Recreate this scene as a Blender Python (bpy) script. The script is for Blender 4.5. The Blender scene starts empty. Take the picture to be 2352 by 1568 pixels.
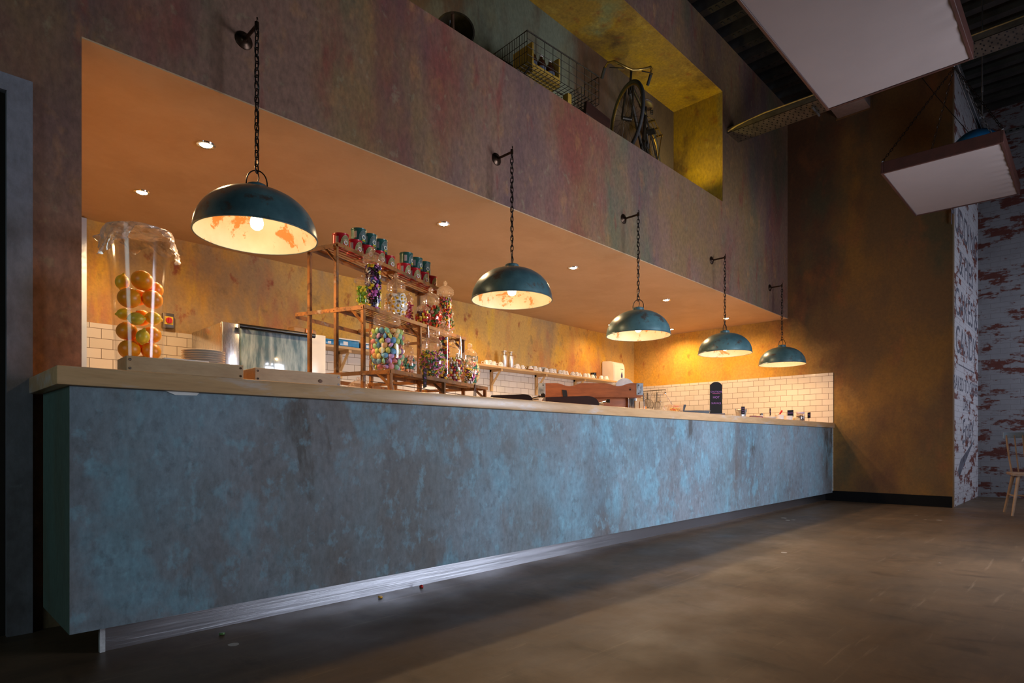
import bpy, bmesh, math, random
from mathutils import Vector, Matrix, Euler
R = math.radians
PI = math.pi
rnd = random.Random(7)
S = bpy.context.scene
COL = S.collection

# ------------------------------------------------------------------ camera, view, world, daylight
CAM_H = 0.8
cd = bpy.data.cameras.new('camera')
cd.sensor_width = 36
cd.lens = 1388.4 / 2352 * 36
cd.shift_y = (1016.5 - 784) / 2352
cd.clip_end = 100
cam = bpy.data.objects.new('camera', cd)
COL.objects.link(cam)
cam.location = (0, 0, CAM_H)
cam.rotation_euler = (R(90), 0, R(44.17 - 90))
S.camera = cam
vs = S.view_settings
vs.view_transform = 'Standard'; vs.look = 'None'; vs.gamma = 1; vs.use_curve_mapping = False
vs.exposure = 0.0
W = bpy.data.worlds.new('world'); S.world = W
W.use_nodes = True
W.node_tree.nodes['Background'].inputs[0].default_value = (0.45, 0.6, 1.0, 1)
W.node_tree.nodes['Background'].inputs[1].default_value = 0.25


def lamp(name, kind, loc, energy, color, rot=(0, 0, 0), parent=None, **kw):
    l = bpy.data.lights.new(name, kind)
    l.energy = energy; l.color = color
    for k, v in kw.items():
        setattr(l, k, v)
    o = bpy.data.objects.new(name, l); COL.objects.link(o)
    o.location = loc; o.rotation_euler = rot
    if parent: o.parent = parent
    return o


WARM = (1.0, 0.66, 0.33)
# daylight through the big window on the far side of the room, behind and to the side of the camera
lamp('window_daylight', 'AREA', (5.0, -1.43, 1.36), 175, (0.86, 0.90, 1.0), (R(90), 0, 0), shape='RECTANGLE', size=2.0, size_y=1.7, spread=R(140))
lamp('alcove_fill', 'AREA', (10.3, -1.43, 1.9), 55, (0.80, 0.86, 1.0), (R(90), 0, 0), shape='RECTANGLE', size=1.3, size_y=2.0)  # unseen made-up source, added to light the brick walls
# weaker, greener daylight through the small window by the entrance
lamp('entrance_daylight', 'AREA', (-3.12, 0.6, 1.6), 36, (0.66, 0.88, 0.86), (0, R(-90), 0), shape='RECTANGLE', size=1.6, size_y=1.4)


# ------------------------------------------------------------------ helpers
def C(r, g, b):
    f = lambda v: (v / 255 / 12.92) if v / 255 <= 0.04045 else ((v / 255 + 0.055) / 1.055) ** 2.4
    return (f(r), f(g), f(b), 1)


class MB:
    """collects shapes into one mesh"""
    def __init__(s):
        s.bm = bmesh.new(); s.mi = 0

    def _fin(s, n0):
        s.bm.faces.ensure_lookup_table()
        for f in s.bm.faces[n0:]:
            f.material_index = s.mi
        return s

    def box(s, a, b, rot=None, org=None):
        n0 = len(s.bm.faces)
        x0, y0, z0 = a; x1, y1, z1 = b
        P = [(x0, y0, z0), (x1, y0, z0), (x1, y1, z0), (x0, y1, z0), (x0, y0, z1), (x1, y0, z1), (x1, y1, z1), (x0, y1, z1)]
        if rot is not None:
            o = Vector(org or ((x0 + x1) / 2, (y0 + y1) / 2, (z0 + z1) / 2))
            P = [tuple(rot @ (Vector(p) - o) + o) for p in P]
        v = [s.bm.verts.new(p) for p in P]
        for f in ((0, 3, 2, 1), (4, 5, 6, 7), (0, 1, 5, 4), (1, 2, 6, 5), (2, 3, 7, 6), (3, 0, 4, 7)):
            s.bm.faces.new([v[i] for i in f])
        return s._fin(n0)

    def bbox(s, a, b, r=0.004, seg=2):
        """bevelled box"""
        t = bmesh.new()
        bmesh.ops.create_cube(t, size=1)
        for v in t.verts:
            v.co = Vector([a[i] + (b[i] - a[i]) * (v.co[i] + 0.5) for i in range(3)])
        bmesh.ops.bevel(t, geom=t.edges[:], offset=r, segments=seg, affect='EDGES', profile=0.5)
        return s.add(t)

    def add(s, t, M=None):
        n0 = len(s.bm.faces)
        m = {}
        for v in t.verts:
            m[v] = s.bm.verts.new(M @ v.co if M else v.co)
        for f in t.faces:
            try:
                s.bm.faces.new([m[v] for v in f.verts])
            except ValueError:
                pass
        t.free()
        return s._fin(n0)

    def lathe(s, prof, seg=32, M=None, closed=False):
        n0 = len(s.bm.faces)
        rings = []
        for r, z in prof:
            if r < 1e-6:
                p = Vector((0, 0, z)); rings.append([s.bm.verts.new(M @ p if M else p)])
            else:
                ring = []
                for i in range(seg):
                    a = 2 * PI * i / seg
                    p = Vector((r * math.cos(a), r * math.sin(a), z))
                    ring.append(s.bm.verts.new(M @ p if M else p))
                rings.append(ring)
        pairs = list(zip(rings, rings[1:]))
        if closed: pairs.append((rings[-1], rings[0]))
        for A, B in pairs:
            for i in range(seg):
                j = (i + 1) % seg
                if len(A) == 1 and len(B) == 1: continue
                if len(A) == 1: s.bm.faces.new((A[0], B[j], B[i]))
                elif len(B) == 1: s.bm.faces.new((A[i], A[j], B[0]))
                else: s.bm.faces.new((A[i], A[j], B[j], B[i]))
        return s._fin(n0)

    def tube(s, pts, r, seg=8, closed=False, cap=True, r1=None):
        n0 = len(s.bm.faces)
        pts = [Vector(p) for p in pts]
        n = len(pts); rings = []
        prev = None
        for i, p in enumerate(pts):
            if closed: t = pts[(i + 1) % n] - pts[i - 1]
            elif i == 0: t = pts[1] - pts[0]
            elif i == n - 1: t = pts[-1] - pts[-2]
            else: t = pts[i + 1] - pts[i - 1]
            t.normalize()
            if prev is None:
                up = Vector((0, 0, 1)) if abs(t.z) < 0.9 else Vector((1, 0, 0))
                a = t.cross(up).normalized()
            else:
                a = (prev - t * prev.dot(t))
                a = a.normalized() if a.length > 1e-6 else t.orthogonal().normalized()
            prev = a
            b = t.cross(a)
            rr = r if r1 is None else r + (r1 - r) * i / (n - 1)
            rings.append([s.bm.verts.new(p + (a * math.cos(2 * PI * k / seg) + b * math.sin(2 * PI * k / seg)) * rr) for k in range(seg)])
        pairs = list(zip(rings, rings[1:]))
        if closed: pairs.append((rings[-1], rings[0]))
        for A, B in pairs:
            for k in range(seg):
                j = (k + 1) % seg
                s.bm.faces.new((A[k], A[j], B[j], B[k]))
        if cap and not closed:
            s.bm.faces.new(rings[0][::-1]); s.bm.faces.new(rings[-1])
        return s._fin(n0)

    def prism(s, poly, d0, d1, axis='y'):
        """polygon in the xz plane pushed along y (axis y), or xy pushed along z"""
        n0 = len(s.bm.faces)
        mk = (lambda p, d: (p[0], d, p[1])) if axis == 'y' else ((lambda p, d: (p[0], p[1], d)) if axis == 'z' else (lambda p, d: (d, p[0], p[1])))
        A = [s.bm.verts.new(mk(p, d0)) for p in poly]
        B = [s.bm.verts.new(mk(p, d1)) for p in poly]
        s.bm.faces.new(A[::-1]); s.bm.faces.new(B)
        for i in range(len(poly)):
            j = (i + 1) % len(poly)
            s.bm.faces.new((A[i], A[j], B[j], B[i]))
        return s._fin(n0)

    def ell(s, c, r, seg=12, rings=8, M=None):
        t = bmesh.new()
        bmesh.ops.create_uvsphere(t, u_segments=seg, v_segments=rings, radius=1)
        if not isinstance(r, (tuple, list)): r = (r, r, r)
        for v in t.verts:
            v.co = Vector((v.co.x * r[0], v.co.y * r[1], v.co.z * r[2]))
            if M: v.co = M @ v.co
            v.co += Vector(c)
        return s.add(t)

    def build(s, name, mats, parent=None, smooth=35, loc=None, rot=None):
        bmesh.ops.recalc_face_normals(s.bm, faces=s.bm.faces[:])
        me = bpy.data.meshes.new(name)
        s.bm.to_mesh(me); s.bm.free()
        for m in (mats if isinstance(mats, (list, tuple)) else [mats]):
            me.materials.append(m)
        if smooth:
            me.polygons.foreach_set('use_smooth', [True] * len(me.polygons))
            try: me.set_sharp_from_angle(angle=R(smooth))
            except Exception: pass
        o = bpy.data.objects.new(name, me); COL.objects.link(o)
        if parent: o.parent = parent
        if loc: o.location = loc
        if rot: o.rotation_euler = rot
        return o


def thing(name, label, cat, loc=(0, 0, 0), rz=0, group=None, rot=None):
    o = bpy.data.objects.new(name, None); COL.objects.link(o)
    o.empty_display_size = 0.05
    o.location = loc; o.rotation_euler = rot if rot else (0, 0, rz)
    return tag(o, label, cat, group)


def tag(o, label, cat, group=None):
    o['label'] = label; o['category'] = cat
    if group: o['group'] = group
    return o


def struct(o, label=None):
    o['kind'] = 'structure'
    if label: o['label'] = label
    return o


def dup(root, loc, rot, label, group=None):
    r = root.copy(); COL.objects.link(r); r.location = loc; r.rotation_euler = rot
    r['label'] = label
    if group: r['group'] = group
    for ch in list(root.children):
        c = ch.copy(); COL.objects.link(c); c.parent = r
        for g in ch.children:
            d = g.copy(); COL.objects.link(d); d.parent = c
    return r


def text(name, body, size, mat, parent, loc, rot, ext=0.0008, align='CENTER', shear=0):
    f = bpy.data.curves.new(name, 'FONT')
    f.body = body; f.size = size; f.extrude = ext; f.align_x = align; f.align_y = 'CENTER'; f.shear = shear
    f.materials.append(mat)
    src = bpy.data.objects.new(name + '_source', f); COL.objects.link(src)
    bpy.context.view_layer.update()
    me = bpy.data.meshes.new_from_object(src.evaluated_get(bpy.context.evaluated_depsgraph_get()))
    bpy.data.objects.remove(src)
    if not me.materials: me.materials.append(mat)
    o = bpy.data.objects.new(name, me); COL.objects.link(o)
    o.parent = parent; o.location = loc; o.rotation_euler = rot
    return o


# ------------------------------------------------------------------ materials
class NT:
    def __init__(s, name):
        s.m = bpy.data.materials.new(name); s.m.use_nodes = True
        s.t = s.m.node_tree; s.n = s.t.nodes; s.l = s.t.links
        s.b = s.n['Principled BSDF']; s.out = s.n['Material Output']
        s.tc = s.n.new('ShaderNodeTexCoord')

    def coord(s, scale=(1, 1, 1), rot=(0, 0, 0), src='Object'):
        m = s.n.new('ShaderNodeMapping'); m.inputs['Scale'].default_value = scale; m.inputs['Rotation'].default_value = rot
        s.l.new(s.tc.outputs[src], m.inputs[0]); return m.outputs[0]

    def noise(s, vec, scale, detail=6, rough=0.6, dist=0.0):
        n = s.n.new('ShaderNodeTexNoise'); s.l.new(vec, n.inputs['Vector'])
        n.inputs['Scale'].default_value = scale; n.inputs['Detail'].default_value = detail
        n.inputs['Roughness'].default_value = rough; n.inputs['Distortion'].default_value = dist
        return n.outputs['Fac']

    def rng(s, v, lo, hi, a=0.0, b=1.0):
        n = s.n.new('ShaderNodeMapRange'); s.l.new(v, n.inputs[0])
        for i, x in enumerate((lo, hi, a, b)): n.inputs[1 + i].default_value = x
        return n.outputs[0]

    def mix(s, f, a, b, mode='MIX'):
        n = s.n.new('ShaderNodeMix'); n.data_type = 'RGBA'; n.blend_type = mode
        for i, v in ((0, f), (6, a), (7, b)):
            if hasattr(v, 'links'): s.l.new(v, n.inputs[i])
            else: n.inputs[i].default_value = v
        return n.outputs[2]

    def math(s, op, a, b=0.0):
        n = s.n.new('ShaderNodeMath'); n.operation = op
        for i, v in ((0, a), (1, b)):
            if hasattr(v, 'links'): s.l.new(v, n.inputs[i])
            else: n.inputs[i].default_value = v
        return n.outputs[0]

    def bump(s, h, strength=0.2, dist=0.01):
        n = s.n.new('ShaderNodeBump'); n.inputs['Strength'].default_value = strength; n.inputs['Distance'].default_value = dist
        s.l.new(h, n.inputs['Height']); s.l.new(n.outputs[0], s.b.inputs['Normal'])

    def set(s, **k):
        names = {'rough': 'Roughness', 'metal': 'Metallic', 'spec': 'Specular IOR Level', 'col': 'Base Color', 'coat': 'Coat Weight', 'trans': 'Transmission Weight', 'ior': 'IOR', 'sss': 'Subsurface Weight', 'aniso': 'Anisotropic'}
        for a, v in k.items():
            i = s.b.inputs[names[a]]
            if hasattr(v, 'links'): s.l.new(v, i)
            else: i.default_value = v
        return s


def plain(name, col, rough=0.5, metal=0.0, var=0.12, vscale=18, bump=0.0, **k):
    n = NT(name)
    v = n.coord()
    f = n.noise(v, vscale, 4)
    dark = tuple(c * (1 - var * 1.6) for c in col[:3]) + (1,)
    lite = tuple(min(1, c * (1 + var)) for c in col[:3]) + (1,)
    n.set(col=n.mix(n.rng(f, 0.3, 0.7), dark, lite), rough=rough, metal=metal, **k)
    if bump: n.bump(n.noise(v, vscale * 3, 5), bump, 0.004)
    return n.m


def patina(name, base, tones, rough=0.75, bump=0.12, stretch=0.5, fine=0.25, over=None):
    """mottled painted plaster: tones = (colour, scale, lo, hi, strength, vertical stretch)"""
    n = NT(name)
    c = base
    for i, (col, sc, lo, hi, st, sv) in enumerate(tones):
        v = n.coord((1, 1, sv))
        mp = v.node; mp.inputs['Location'].default_value = (i * 3.7, i * 1.9, i * 5.3)
        f = n.noise(v, sc, 8, 0.62, 0.15)
        c = n.mix(n.rng(f, lo, hi, 0, st), c, col)
    if over:            # lamplit tone painted into the colour, feathered in from one side: (base, tones, y0, y1)
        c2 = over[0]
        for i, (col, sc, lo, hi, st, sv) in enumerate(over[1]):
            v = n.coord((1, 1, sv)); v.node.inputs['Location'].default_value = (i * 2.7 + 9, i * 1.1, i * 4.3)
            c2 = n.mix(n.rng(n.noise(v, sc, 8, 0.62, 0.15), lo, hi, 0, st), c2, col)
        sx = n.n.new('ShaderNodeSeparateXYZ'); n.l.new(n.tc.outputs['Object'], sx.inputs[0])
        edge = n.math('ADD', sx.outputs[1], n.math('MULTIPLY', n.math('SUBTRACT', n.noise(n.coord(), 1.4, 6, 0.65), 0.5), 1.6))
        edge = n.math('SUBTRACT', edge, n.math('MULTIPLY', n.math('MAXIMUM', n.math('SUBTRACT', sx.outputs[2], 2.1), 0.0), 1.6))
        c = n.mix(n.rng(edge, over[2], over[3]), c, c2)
    fn = n.noise(n.coord((1, 1, stretch)), 38, 6, 0.7)
    c = n.mix(n.rng(fn, 0.36, 0.7, 0, fine), c, (0.02, 0.018, 0.015, 1))
    n.set(col=c, rough=rough, spec=0.3)
    n.bump(n.noise(n.coord((1, 1, stretch)), 22, 8, 0.65), bump, 0.006)
    return n.m


M = {}
M['plaster'] = patina('weathered_plaster', C(140, 106, 90), [
    (C(140, 110, 66), 0.8, 0.44, 0.60, 0.75, 0.7), (C(92, 100, 78), 0.75, 0.52, 0.64, 0.8, 0.45),
    (C(136, 62, 58), 1.3, 0.53, 0.66, 0.7, 0.4), (C(96, 72, 80), 1.0, 0.52, 0.64, 0.6, 0.3),
    (C(182, 130, 80), 6, 0.57, 0.70, 0.45, 0.6), (C(140, 44, 44), 5, 0.60, 0.70, 0.5, 0.25), (C(150, 140, 110), 14, 0.60, 0.68, 0.35, 0.8)], fine=0.42)
M['niche'] = patina('ochre_niche_plaster', C(150, 118, 50), [
    (C(176, 138, 20), 1.0, 0.42, 0.56, 0.9, 0.6), (C(122, 132, 96), 0.9, 0.52, 0.62, 0.8, 0.35),
    (C(88, 62, 34), 1.6, 0.52, 0.64, 0.75, 0.6), (C(140, 66, 24), 8, 0.58, 0.70, 0.5, 0.8), (C(196, 170, 80), 5, 0.58, 0.68, 0.4, 0.8)], fine=0.45)
M['niche_back'] = patina('olive_niche_plaster', C(100, 82, 64), [
    (C(122, 130, 112), 0.9, 0.48, 0.60, 0.85, 0.4), (C(100, 66, 42), 1.5, 0.48, 0.62, 0.8, 0.3),
    (C(122, 96, 40), 0.7, 0.54, 0.66, 0.6, 0.5), (C(70, 56, 50), 2.0, 0.55, 0.68, 0.5, 0.3)], fine=0.35)
M['ochre'] = patina('ochre_plaster', C(214, 170, 92), [
    (C(226, 166, 52), 1.0, 0.44, 0.58, 0.85, 0.7), (C(164, 138, 104), 0.95, 0.50, 0.62, 0.85, 0.5),
    (C(190, 116, 78), 1.4, 0.52, 0.64, 0.75, 0.45), (C(236, 190, 60), 3, 0.56, 0.68, 0.6, 0.3),
    (C(150, 52, 40), 6, 0.60, 0.69, 0.75, 0.7), (C(126, 104, 70), 9, 0.58, 0.70, 0.45, 0.7), (C(150, 146, 120), 2.2, 0.58, 0.68, 0.5, 0.4)], fine=0.22, stretch=0.9, bump=0.08)
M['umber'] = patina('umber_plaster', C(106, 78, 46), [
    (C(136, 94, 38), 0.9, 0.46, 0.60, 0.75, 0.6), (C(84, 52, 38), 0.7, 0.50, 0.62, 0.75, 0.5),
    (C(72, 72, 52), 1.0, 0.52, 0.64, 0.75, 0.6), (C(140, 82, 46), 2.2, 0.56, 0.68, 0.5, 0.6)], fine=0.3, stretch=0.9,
    over=(C(214, 164, 80), [(C(226, 166, 52), 1.0, 0.44, 0.58, 0.85, 0.7), (C(176, 142, 94), 0.95, 0.50, 0.64, 0.7, 0.5), (C(200, 116, 62), 1.6, 0.54, 0.66, 0.6, 0.45), (C(166, 62, 40), 6, 0.61, 0.70, 0.5, 0.7)], 2.45, 3.7))  # golden lamplight of the kitchen painted in, fading along and up the wall
M['soffit'] = patina('smooth_tan_plaster', C(196, 164, 128), [
    (C(184, 150, 112), 1.6, 0.42, 0.62, 0.6, 1.0), (C(206, 174, 136), 3.0, 0.5, 0.7, 0.5, 1.0)], rough=0.6, bump=0.05, fine=0.04)
M['slate'] = patina('slate_blue_patina', C(140, 150, 160), [
    (C(122, 166, 186), 0.55, 0.42, 0.62, 0.85, 0.8), (C(104, 92, 82), 0.7, 0.46, 0.64, 0.75, 0.9),
    (C(88, 88, 94), 0.9, 0.50, 0.68, 0.65, 0.5), (C(122, 178, 200), 3.4, 0.53, 0.63, 0.50, 0.7),
    (C(108, 82, 62), 1.3, 0.54, 0.70, 0.65, 0.5), (C(134, 142, 152), 1.4, 0.52, 0.70, 0.5, 0.4), (C(70, 58, 46), 2.6, 0.62, 0.67, 0.7, 0.35), (C(136, 186, 206), 15, 0.55, 0.65, 0.4, 0.7), (C(86, 90, 96), 19, 0.55, 0.65, 0.35, 0.8), (C(122, 146, 156), 4.0, 0.52, 0.70, 0.4, 0.15)],
    rough=0.6, bump=0.10, fine=0.35)
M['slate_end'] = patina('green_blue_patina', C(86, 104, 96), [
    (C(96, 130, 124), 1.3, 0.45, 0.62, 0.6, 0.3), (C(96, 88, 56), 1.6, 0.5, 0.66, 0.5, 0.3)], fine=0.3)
M['doorframe'] = patina('grey_blue_painted_frame', C(122, 122, 132), [
    (C(146, 150, 162), 2.0, 0.46, 0.62, 0.7, 0.5), (C(78, 66, 64), 2.5, 0.5, 0.66, 0.7, 0.5), (C(140, 146, 152), 22, 0.62, 0.72, 0.5, 1)], rough=0.5, fine=0.3)
M['dark_door'] = plain('dark_door_paint', C(30, 27, 24), 0.5)
M['black_trim'] = plain('black_skirting_paint', C(7, 6, 7), 0.7, spec=0.15)


def tile_mat(name, plane, off):
    n = NT(name)
    sx = n.n.new('ShaderNodeSeparateXYZ'); n.l.new(n.tc.outputs['Object'], sx.inputs[0])
    cx = n.n.new('ShaderNodeCombineXYZ')
    n.l.new(n.math('ADD', sx.outputs['XY'.index(plane)], 20.0 + off[0]), cx.inputs[0])
    n.l.new(n.math('ADD', sx.outputs[2], 8.2 * 1.0 - 1.775 - 0.041 + off[1]), cx.inputs[1])
    br = n.n.new('ShaderNodeTexBrick')
    n.l.new(cx.outputs[0], br.inputs['Vector'])
    br.offset = 0.5
    for k, v in (('Color1', C(218, 206, 194)), ('Color2', C(208, 196, 182)), ('Mortar', C(104, 84, 62))):
        br.inputs[k].default_value = v
    br.inputs['Scale'].default_value = 1; br.inputs['Mortar Size'].default_value = 0.0022; br.inputs['Mortar Smooth'].default_value = 0.1
    br.inputs['Brick Width'].default_value = 0.1615; br.inputs['Row Height'].default_value = 0.082
    n.set(col=br.outputs['Color'], rough=n.rng(br.outputs['Fac'], 0, 1, 0.13, 0.7), spec=0.5)
    wav = n.noise(n.coord(), 9, 2, 0.5)
    h = n.math('SUBTRACT', n.math('MULTIPLY', wav, 0.35), br.outputs['Fac'])
    n.bump(h, 0.35, 0.006)
    return n.m


M['tile_back'] = tile_mat('cream_metro_tiles', 'X', (0.03, 0))
M['tile_end'] = tile_mat('cream_metro_tiles_end', 'Y', (0.065, 0))


def brick_mat(name, plane, red, seed):
    n = NT(name)
    sx = n.n.new('ShaderNodeSeparateXYZ'); n.l.new(n.tc.outputs['Object'], sx.inputs[0])
    cx = n.n.new('ShaderNodeCombineXYZ')
    n.l.new(n.math('ADD', sx.outputs['XY'.index(plane)], 20.0), cx.inputs[0]); n.l.new(n.math('ADD', sx.outputs[2], 3.0), cx.inputs[1])
    br = n.n.new('ShaderNodeTexBrick'); n.l.new(cx.outputs[0], br.inputs['Vector']); br.offset = 0.5
    for k, v in (('Color1', (0, 0, 0, 1)), ('Color2', (1, 1, 1, 1)), ('Mortar', (0.45, 0.45, 0.45, 1))):
        br.inputs[k].default_value = v
    br.inputs['Scale'].default_value = 1; br.inputs['Mortar Size'].default_value = 0.004; br.inputs['Mortar Smooth'].default_value = 0.3
    br.inputs['Brick Width'].default_value = 0.225; br.inputs['Row Height'].default_value = 0.075
    v1 = n.coord((1, 1, 2.2)); v1.node.inputs['Location'].default_value = (seed, seed * 2, 0)
    f = n.noise(v1, 2.6, 5, 0.62)
    f2 = n.noise(n.coord((1, 1, 3.4)), 9, 5, 0.7)
    sep = n.n.new('ShaderNodeSeparateColor'); n.l.new(br.outputs['Color'], sep.inputs[0])
    a = n.math('ADD', n.math('MULTIPLY', f, 1.0), n.math('MULTIPLY', f2, 0.55))
    a = n.math('ADD', a, n.math('MULTIPLY', sep.outputs[0], 0.16))
    mask = n.rng(a, red, red + 0.07)
    white = n.mix(n.noise(n.coord(), 6, 6), C(150, 146, 150), C(182, 178, 180)) if seed < 2 else n.mix(n.noise(n.coord(), 6, 6), C(124, 122, 126), C(150, 148, 150))
    white = n.mix(n.math('MULTIPLY', br.outputs['Fac'], 0.4), white, C(120, 112, 110))
    rd = n.mix(n.noise(n.coord(), 14, 5), C(112, 62, 52), C(82, 46, 40))
    n.set(col=n.mix(mask, white, rd), rough=0.75, spec=0.25)
    n.bump(n.math('SUBTRACT', n.math('MULTIPLY', f2, 0.5), br.outputs['Fac']), 0.5, 0.01)
    return n.m


M['brick_side'] = brick_mat('whitewashed_brick', 'X', 0.90, 1.0)
M['brick_far'] = brick_mat('whitewashed_brick_far', 'Y', 0.875, 4.0)


def floor_mat():
    n = NT('polished_concrete')
    v = n.coord()
    c = n.mix(n.rng(n.noise(v, 0.7, 7, 0.6), 0.35, 0.65), C(84, 68, 52), C(108, 86, 64))
    c = n.mix(n.rng(n.noise(n.coord((0.5, 2.0, 1), (0, 0, 0.5)), 1.8, 7, 0.65), 0.5, 0.7, 0, 0.6), c, C(66, 56, 46))
    c = n.mix(n.rng(n.noise(v, 30, 6, 0.7), 0.45, 0.7, 0, 0.3), c, C(74, 64, 54))
    c = n.mix(n.rng(n.noise(n.coord((1.2, 0.6, 1), (0, 0, 0.3)), 5, 8, 0.7, 0.4), 0.54, 0.68, 0, 0.55), c, C(58, 48, 38))
    c = n.mix(n.rng(n.noise(n.coord((0.15, 3.0, 1), (0, 0, -0.2)), 7, 6, 0.7, 0.3), 0.60, 0.70, 0, 0.35), c, C(150, 128, 104))
    vo = n.n.new('ShaderNodeTexVoronoi'); vo.inputs['Scale'].default_value = 3.2; n.l.new(v, vo.inputs['Vector'])
    size = n.rng(n.noise(v, 1.3, 2), 0.44, 0.64, 0.0, 0.12)
    spot = n.math('LESS_THAN', n.math('ADD', vo.outputs['Distance'], n.math('MULTIPLY', n.noise(v, 24, 3), 0.05)), size)
    c = n.mix(n.math('MULTIPLY', spot, 0.6), c, C(200, 192, 178))
    n.set(col=c, rough=n.rng(n.noise(v, 2.5, 6), 0.3, 0.7, 0.36, 0.6), spec=0.25)
    n.bump(n.noise(v, 14, 6, 0.6), 0.06, 0.004)
    return n.m


M['floor'] = floor_mat()


def wood(name, c1, c2, sc=(2, 14, 14), rough=0.45, knots=False, extra=None):
    n = NT(name)
    v = n.coord(sc)
    w = n.noise(v, 2.2, 6, 0.6, 0.6)
    c = n.mix(n.rng(w, 0.3, 0.7), c1, c2)
    w2 = n.noise(n.coord(tuple(s * 3 for s in sc)), 3, 4, 0.6)
    c = n.mix(n.rng(w2, 0.5, 0.75, 0, 0.35), c, tuple(x * 0.55 for x in c1[:3]) + (1,))
    if extra:
        c = n.mix(n.rng(n.noise(n.coord((1.2, 3, 5)), 2.2, 6, 0.65), 0.53, 0.66, 0, 0.75), c, extra)
    n.set(col=c, rough=rough, spec=0.45)
    n.bump(w, 0.06, 0.003)
    return n.m


M['worktop'] = wood('pale_worn_worktop_wood', C(218, 178, 134), C(196, 154, 110), (1.2, 10, 10), 0.30, extra=C(206, 196, 190))
M['pine'] = wood('pale_pine', C(206, 172, 132), C(186, 148, 106), (2, 9, 9), 0.5)
M['shelf_wood'] = wood('plain_shelf_pine', C(206, 168, 116), C(190, 150, 98), (1.5, 9, 9), 0.5)
M['machine_wood'] = wood('reddish_reclaimed_wood', C(150, 84, 42), C(116, 60, 28), (2.5, 14, 14), 0.5)
M['dark_wood'] = wood('dark_brown_wood', C(60, 32, 22), C(42, 23, 17), (2, 10, 10), 0.45)
M['frame_wood'] = wood('mahogany_frame', C(60, 30, 23), C(44, 22, 18), (2, 8, 8), 0.5)
M['chair_wood'] = wood('pale_chair_wood', C(172, 142, 116), C(146, 116, 92), (4, 4, 3), 0.5)
M['chair_blue'] = plain('pale_blue_grey_paint', C(150, 170, 190), 0.45)
M['crate_yellow'] = wood('yellowed_crate_wood', C(190, 152, 60), C(160, 120, 44), (4, 4, 8), 0.6)


def steel(name, col=(0.72, 0.73, 0.76, 1), rough=0.28, sc=(1, 60, 60), aniso=0.0):
    n = NT(name)
    f = n.noise(n.coord(sc), 4, 4, 0.6)
    n.set(col=col, metal=1.0, rough=n.rng(f, 0.3, 0.7, rough * 0.8, rough * 1.3), aniso=aniso)
    n.bump(n.noise(n.coord((1, 1, 1)), 5, 3), 0.03, 0.01)
    return n.m


n_ = NT('brushed_kickplate_steel').set(col=(0.54, 0.56, 0.62, 1), metal=1.0, rough=0.30)
n_.bump(n_.noise(n_.coord((0.8, 1, 900)), 1, 2), 0.45, 0.0012)
M['skirt_steel'] = n_.m
M['steel'] = steel('stainless_steel', (0.74, 0.74, 0.75, 1), 0.24, (60, 60, 2))
M['galv'] = steel('galvanised_steel', (0.5, 0.52, 0.54, 1), 0.4, (8, 8, 8))
M['chrome'] = steel('polished_chrome', (0.85, 0.86, 0.88, 1), 0.1, (3, 3, 3))
M['dull_steel'] = plain('dull_wire_steel', C(92, 84, 74), 0.4, 0.6, 0.2, 30)
M['alu'] = steel('matt_aluminium', (0.82, 0.82, 0.82, 1), 0.35, (20, 20, 2))
M['deck'] = plain('dark_metal_deck', C(56, 52, 48), 0.42, 0.5, 0.3, 5)
M['tray_metal'] = plain('dull_cable_tray_metal', C(132, 124, 112), 0.45, 0.8, 0.2, 8)
M['strut'] = plain('zinc_strut_metal', C(150, 152, 156), 0.4, 0.85, 0.2, 10)
M['iron'] = plain('dark_wrought_iron', C(40, 34, 30), 0.45, 0.7, 0.3, 40)
M['bronze'] = plain('aged_bronze', C(74, 56, 44), 0.35, 0.85, 0.3, 30)
M['black_plastic'] = plain('black_plastic', C(20, 20, 22), 0.3)
M['blackboard'] = plain('blackboard_slate', C(11, 10, 13), 0.85, 0, 0.25, 30)
M['greyboard'] = plain('dusty_grey_board', C(112, 120, 140), 0.6, 0, 0.15, 12)
M['chalk_pink'] = plain('pink_chalk', C(196, 96, 150), 0.9)
M['chalk_mauve'] = plain('mauve_chalk', C(150, 100, 170), 0.9)
M['cloth_white'] = plain('stretched_white_fabric', C(116, 104, 101), 0.85, 0, 0.03, 3)
M['white_gloss'] = plain('white_plastic_and_reflection', C(234, 226, 212), 0.25, 0, 0.03, 6)
M['china'] = plain('white_china', C(238, 232, 222), 0.15, 0, 0.03, 20, coat=0.4)
M['white_paint'] = plain('chipped_white_paint', C(206, 206, 210), 0.5, 0, 0.15, 60, 0.2)
M['paper'] = plain('white_paper', C(226, 226, 224), 0.8, 0, 0.05, 20)
M['orange_skin'] = plain('orange_peel', C(255, 166, 20), 0.36, 0, 0.06, 60, 0.12, sss=0.8)
M['orange_skin'].node_tree.nodes['Principled BSDF'].inputs['Subsurface Radius'].default_value = (0.035, 0.018, 0.004)
M['orange_skin'].node_tree.nodes['Principled BSDF'].inputs['Subsurface Scale'].default_value = 1.0
M['lemon_skin'] = plain('yellow_lemon_peel', C(255, 208, 40), 0.36, 0, 0.12, 30, 0.12, sss=0.7)
M['lemon_skin'].node_tree.nodes['Principled BSDF'].inputs['Subsurface Radius'].default_value = (0.03, 0.024, 0.005)
M['lemon_skin'].node_tree.nodes['Principled BSDF'].inputs['Subsurface Scale'].default_value = 1.0
M['lime_skin'] = plain('pale_green_lemon_peel', C(236, 206, 66), 0.36, 0, 0.2, 25, 0.12, sss=0.7)
M['lime_skin'].node_tree.nodes['Principled BSDF'].inputs['Subsurface Radius'].default_value = (0.028, 0.024, 0.005)
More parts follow.
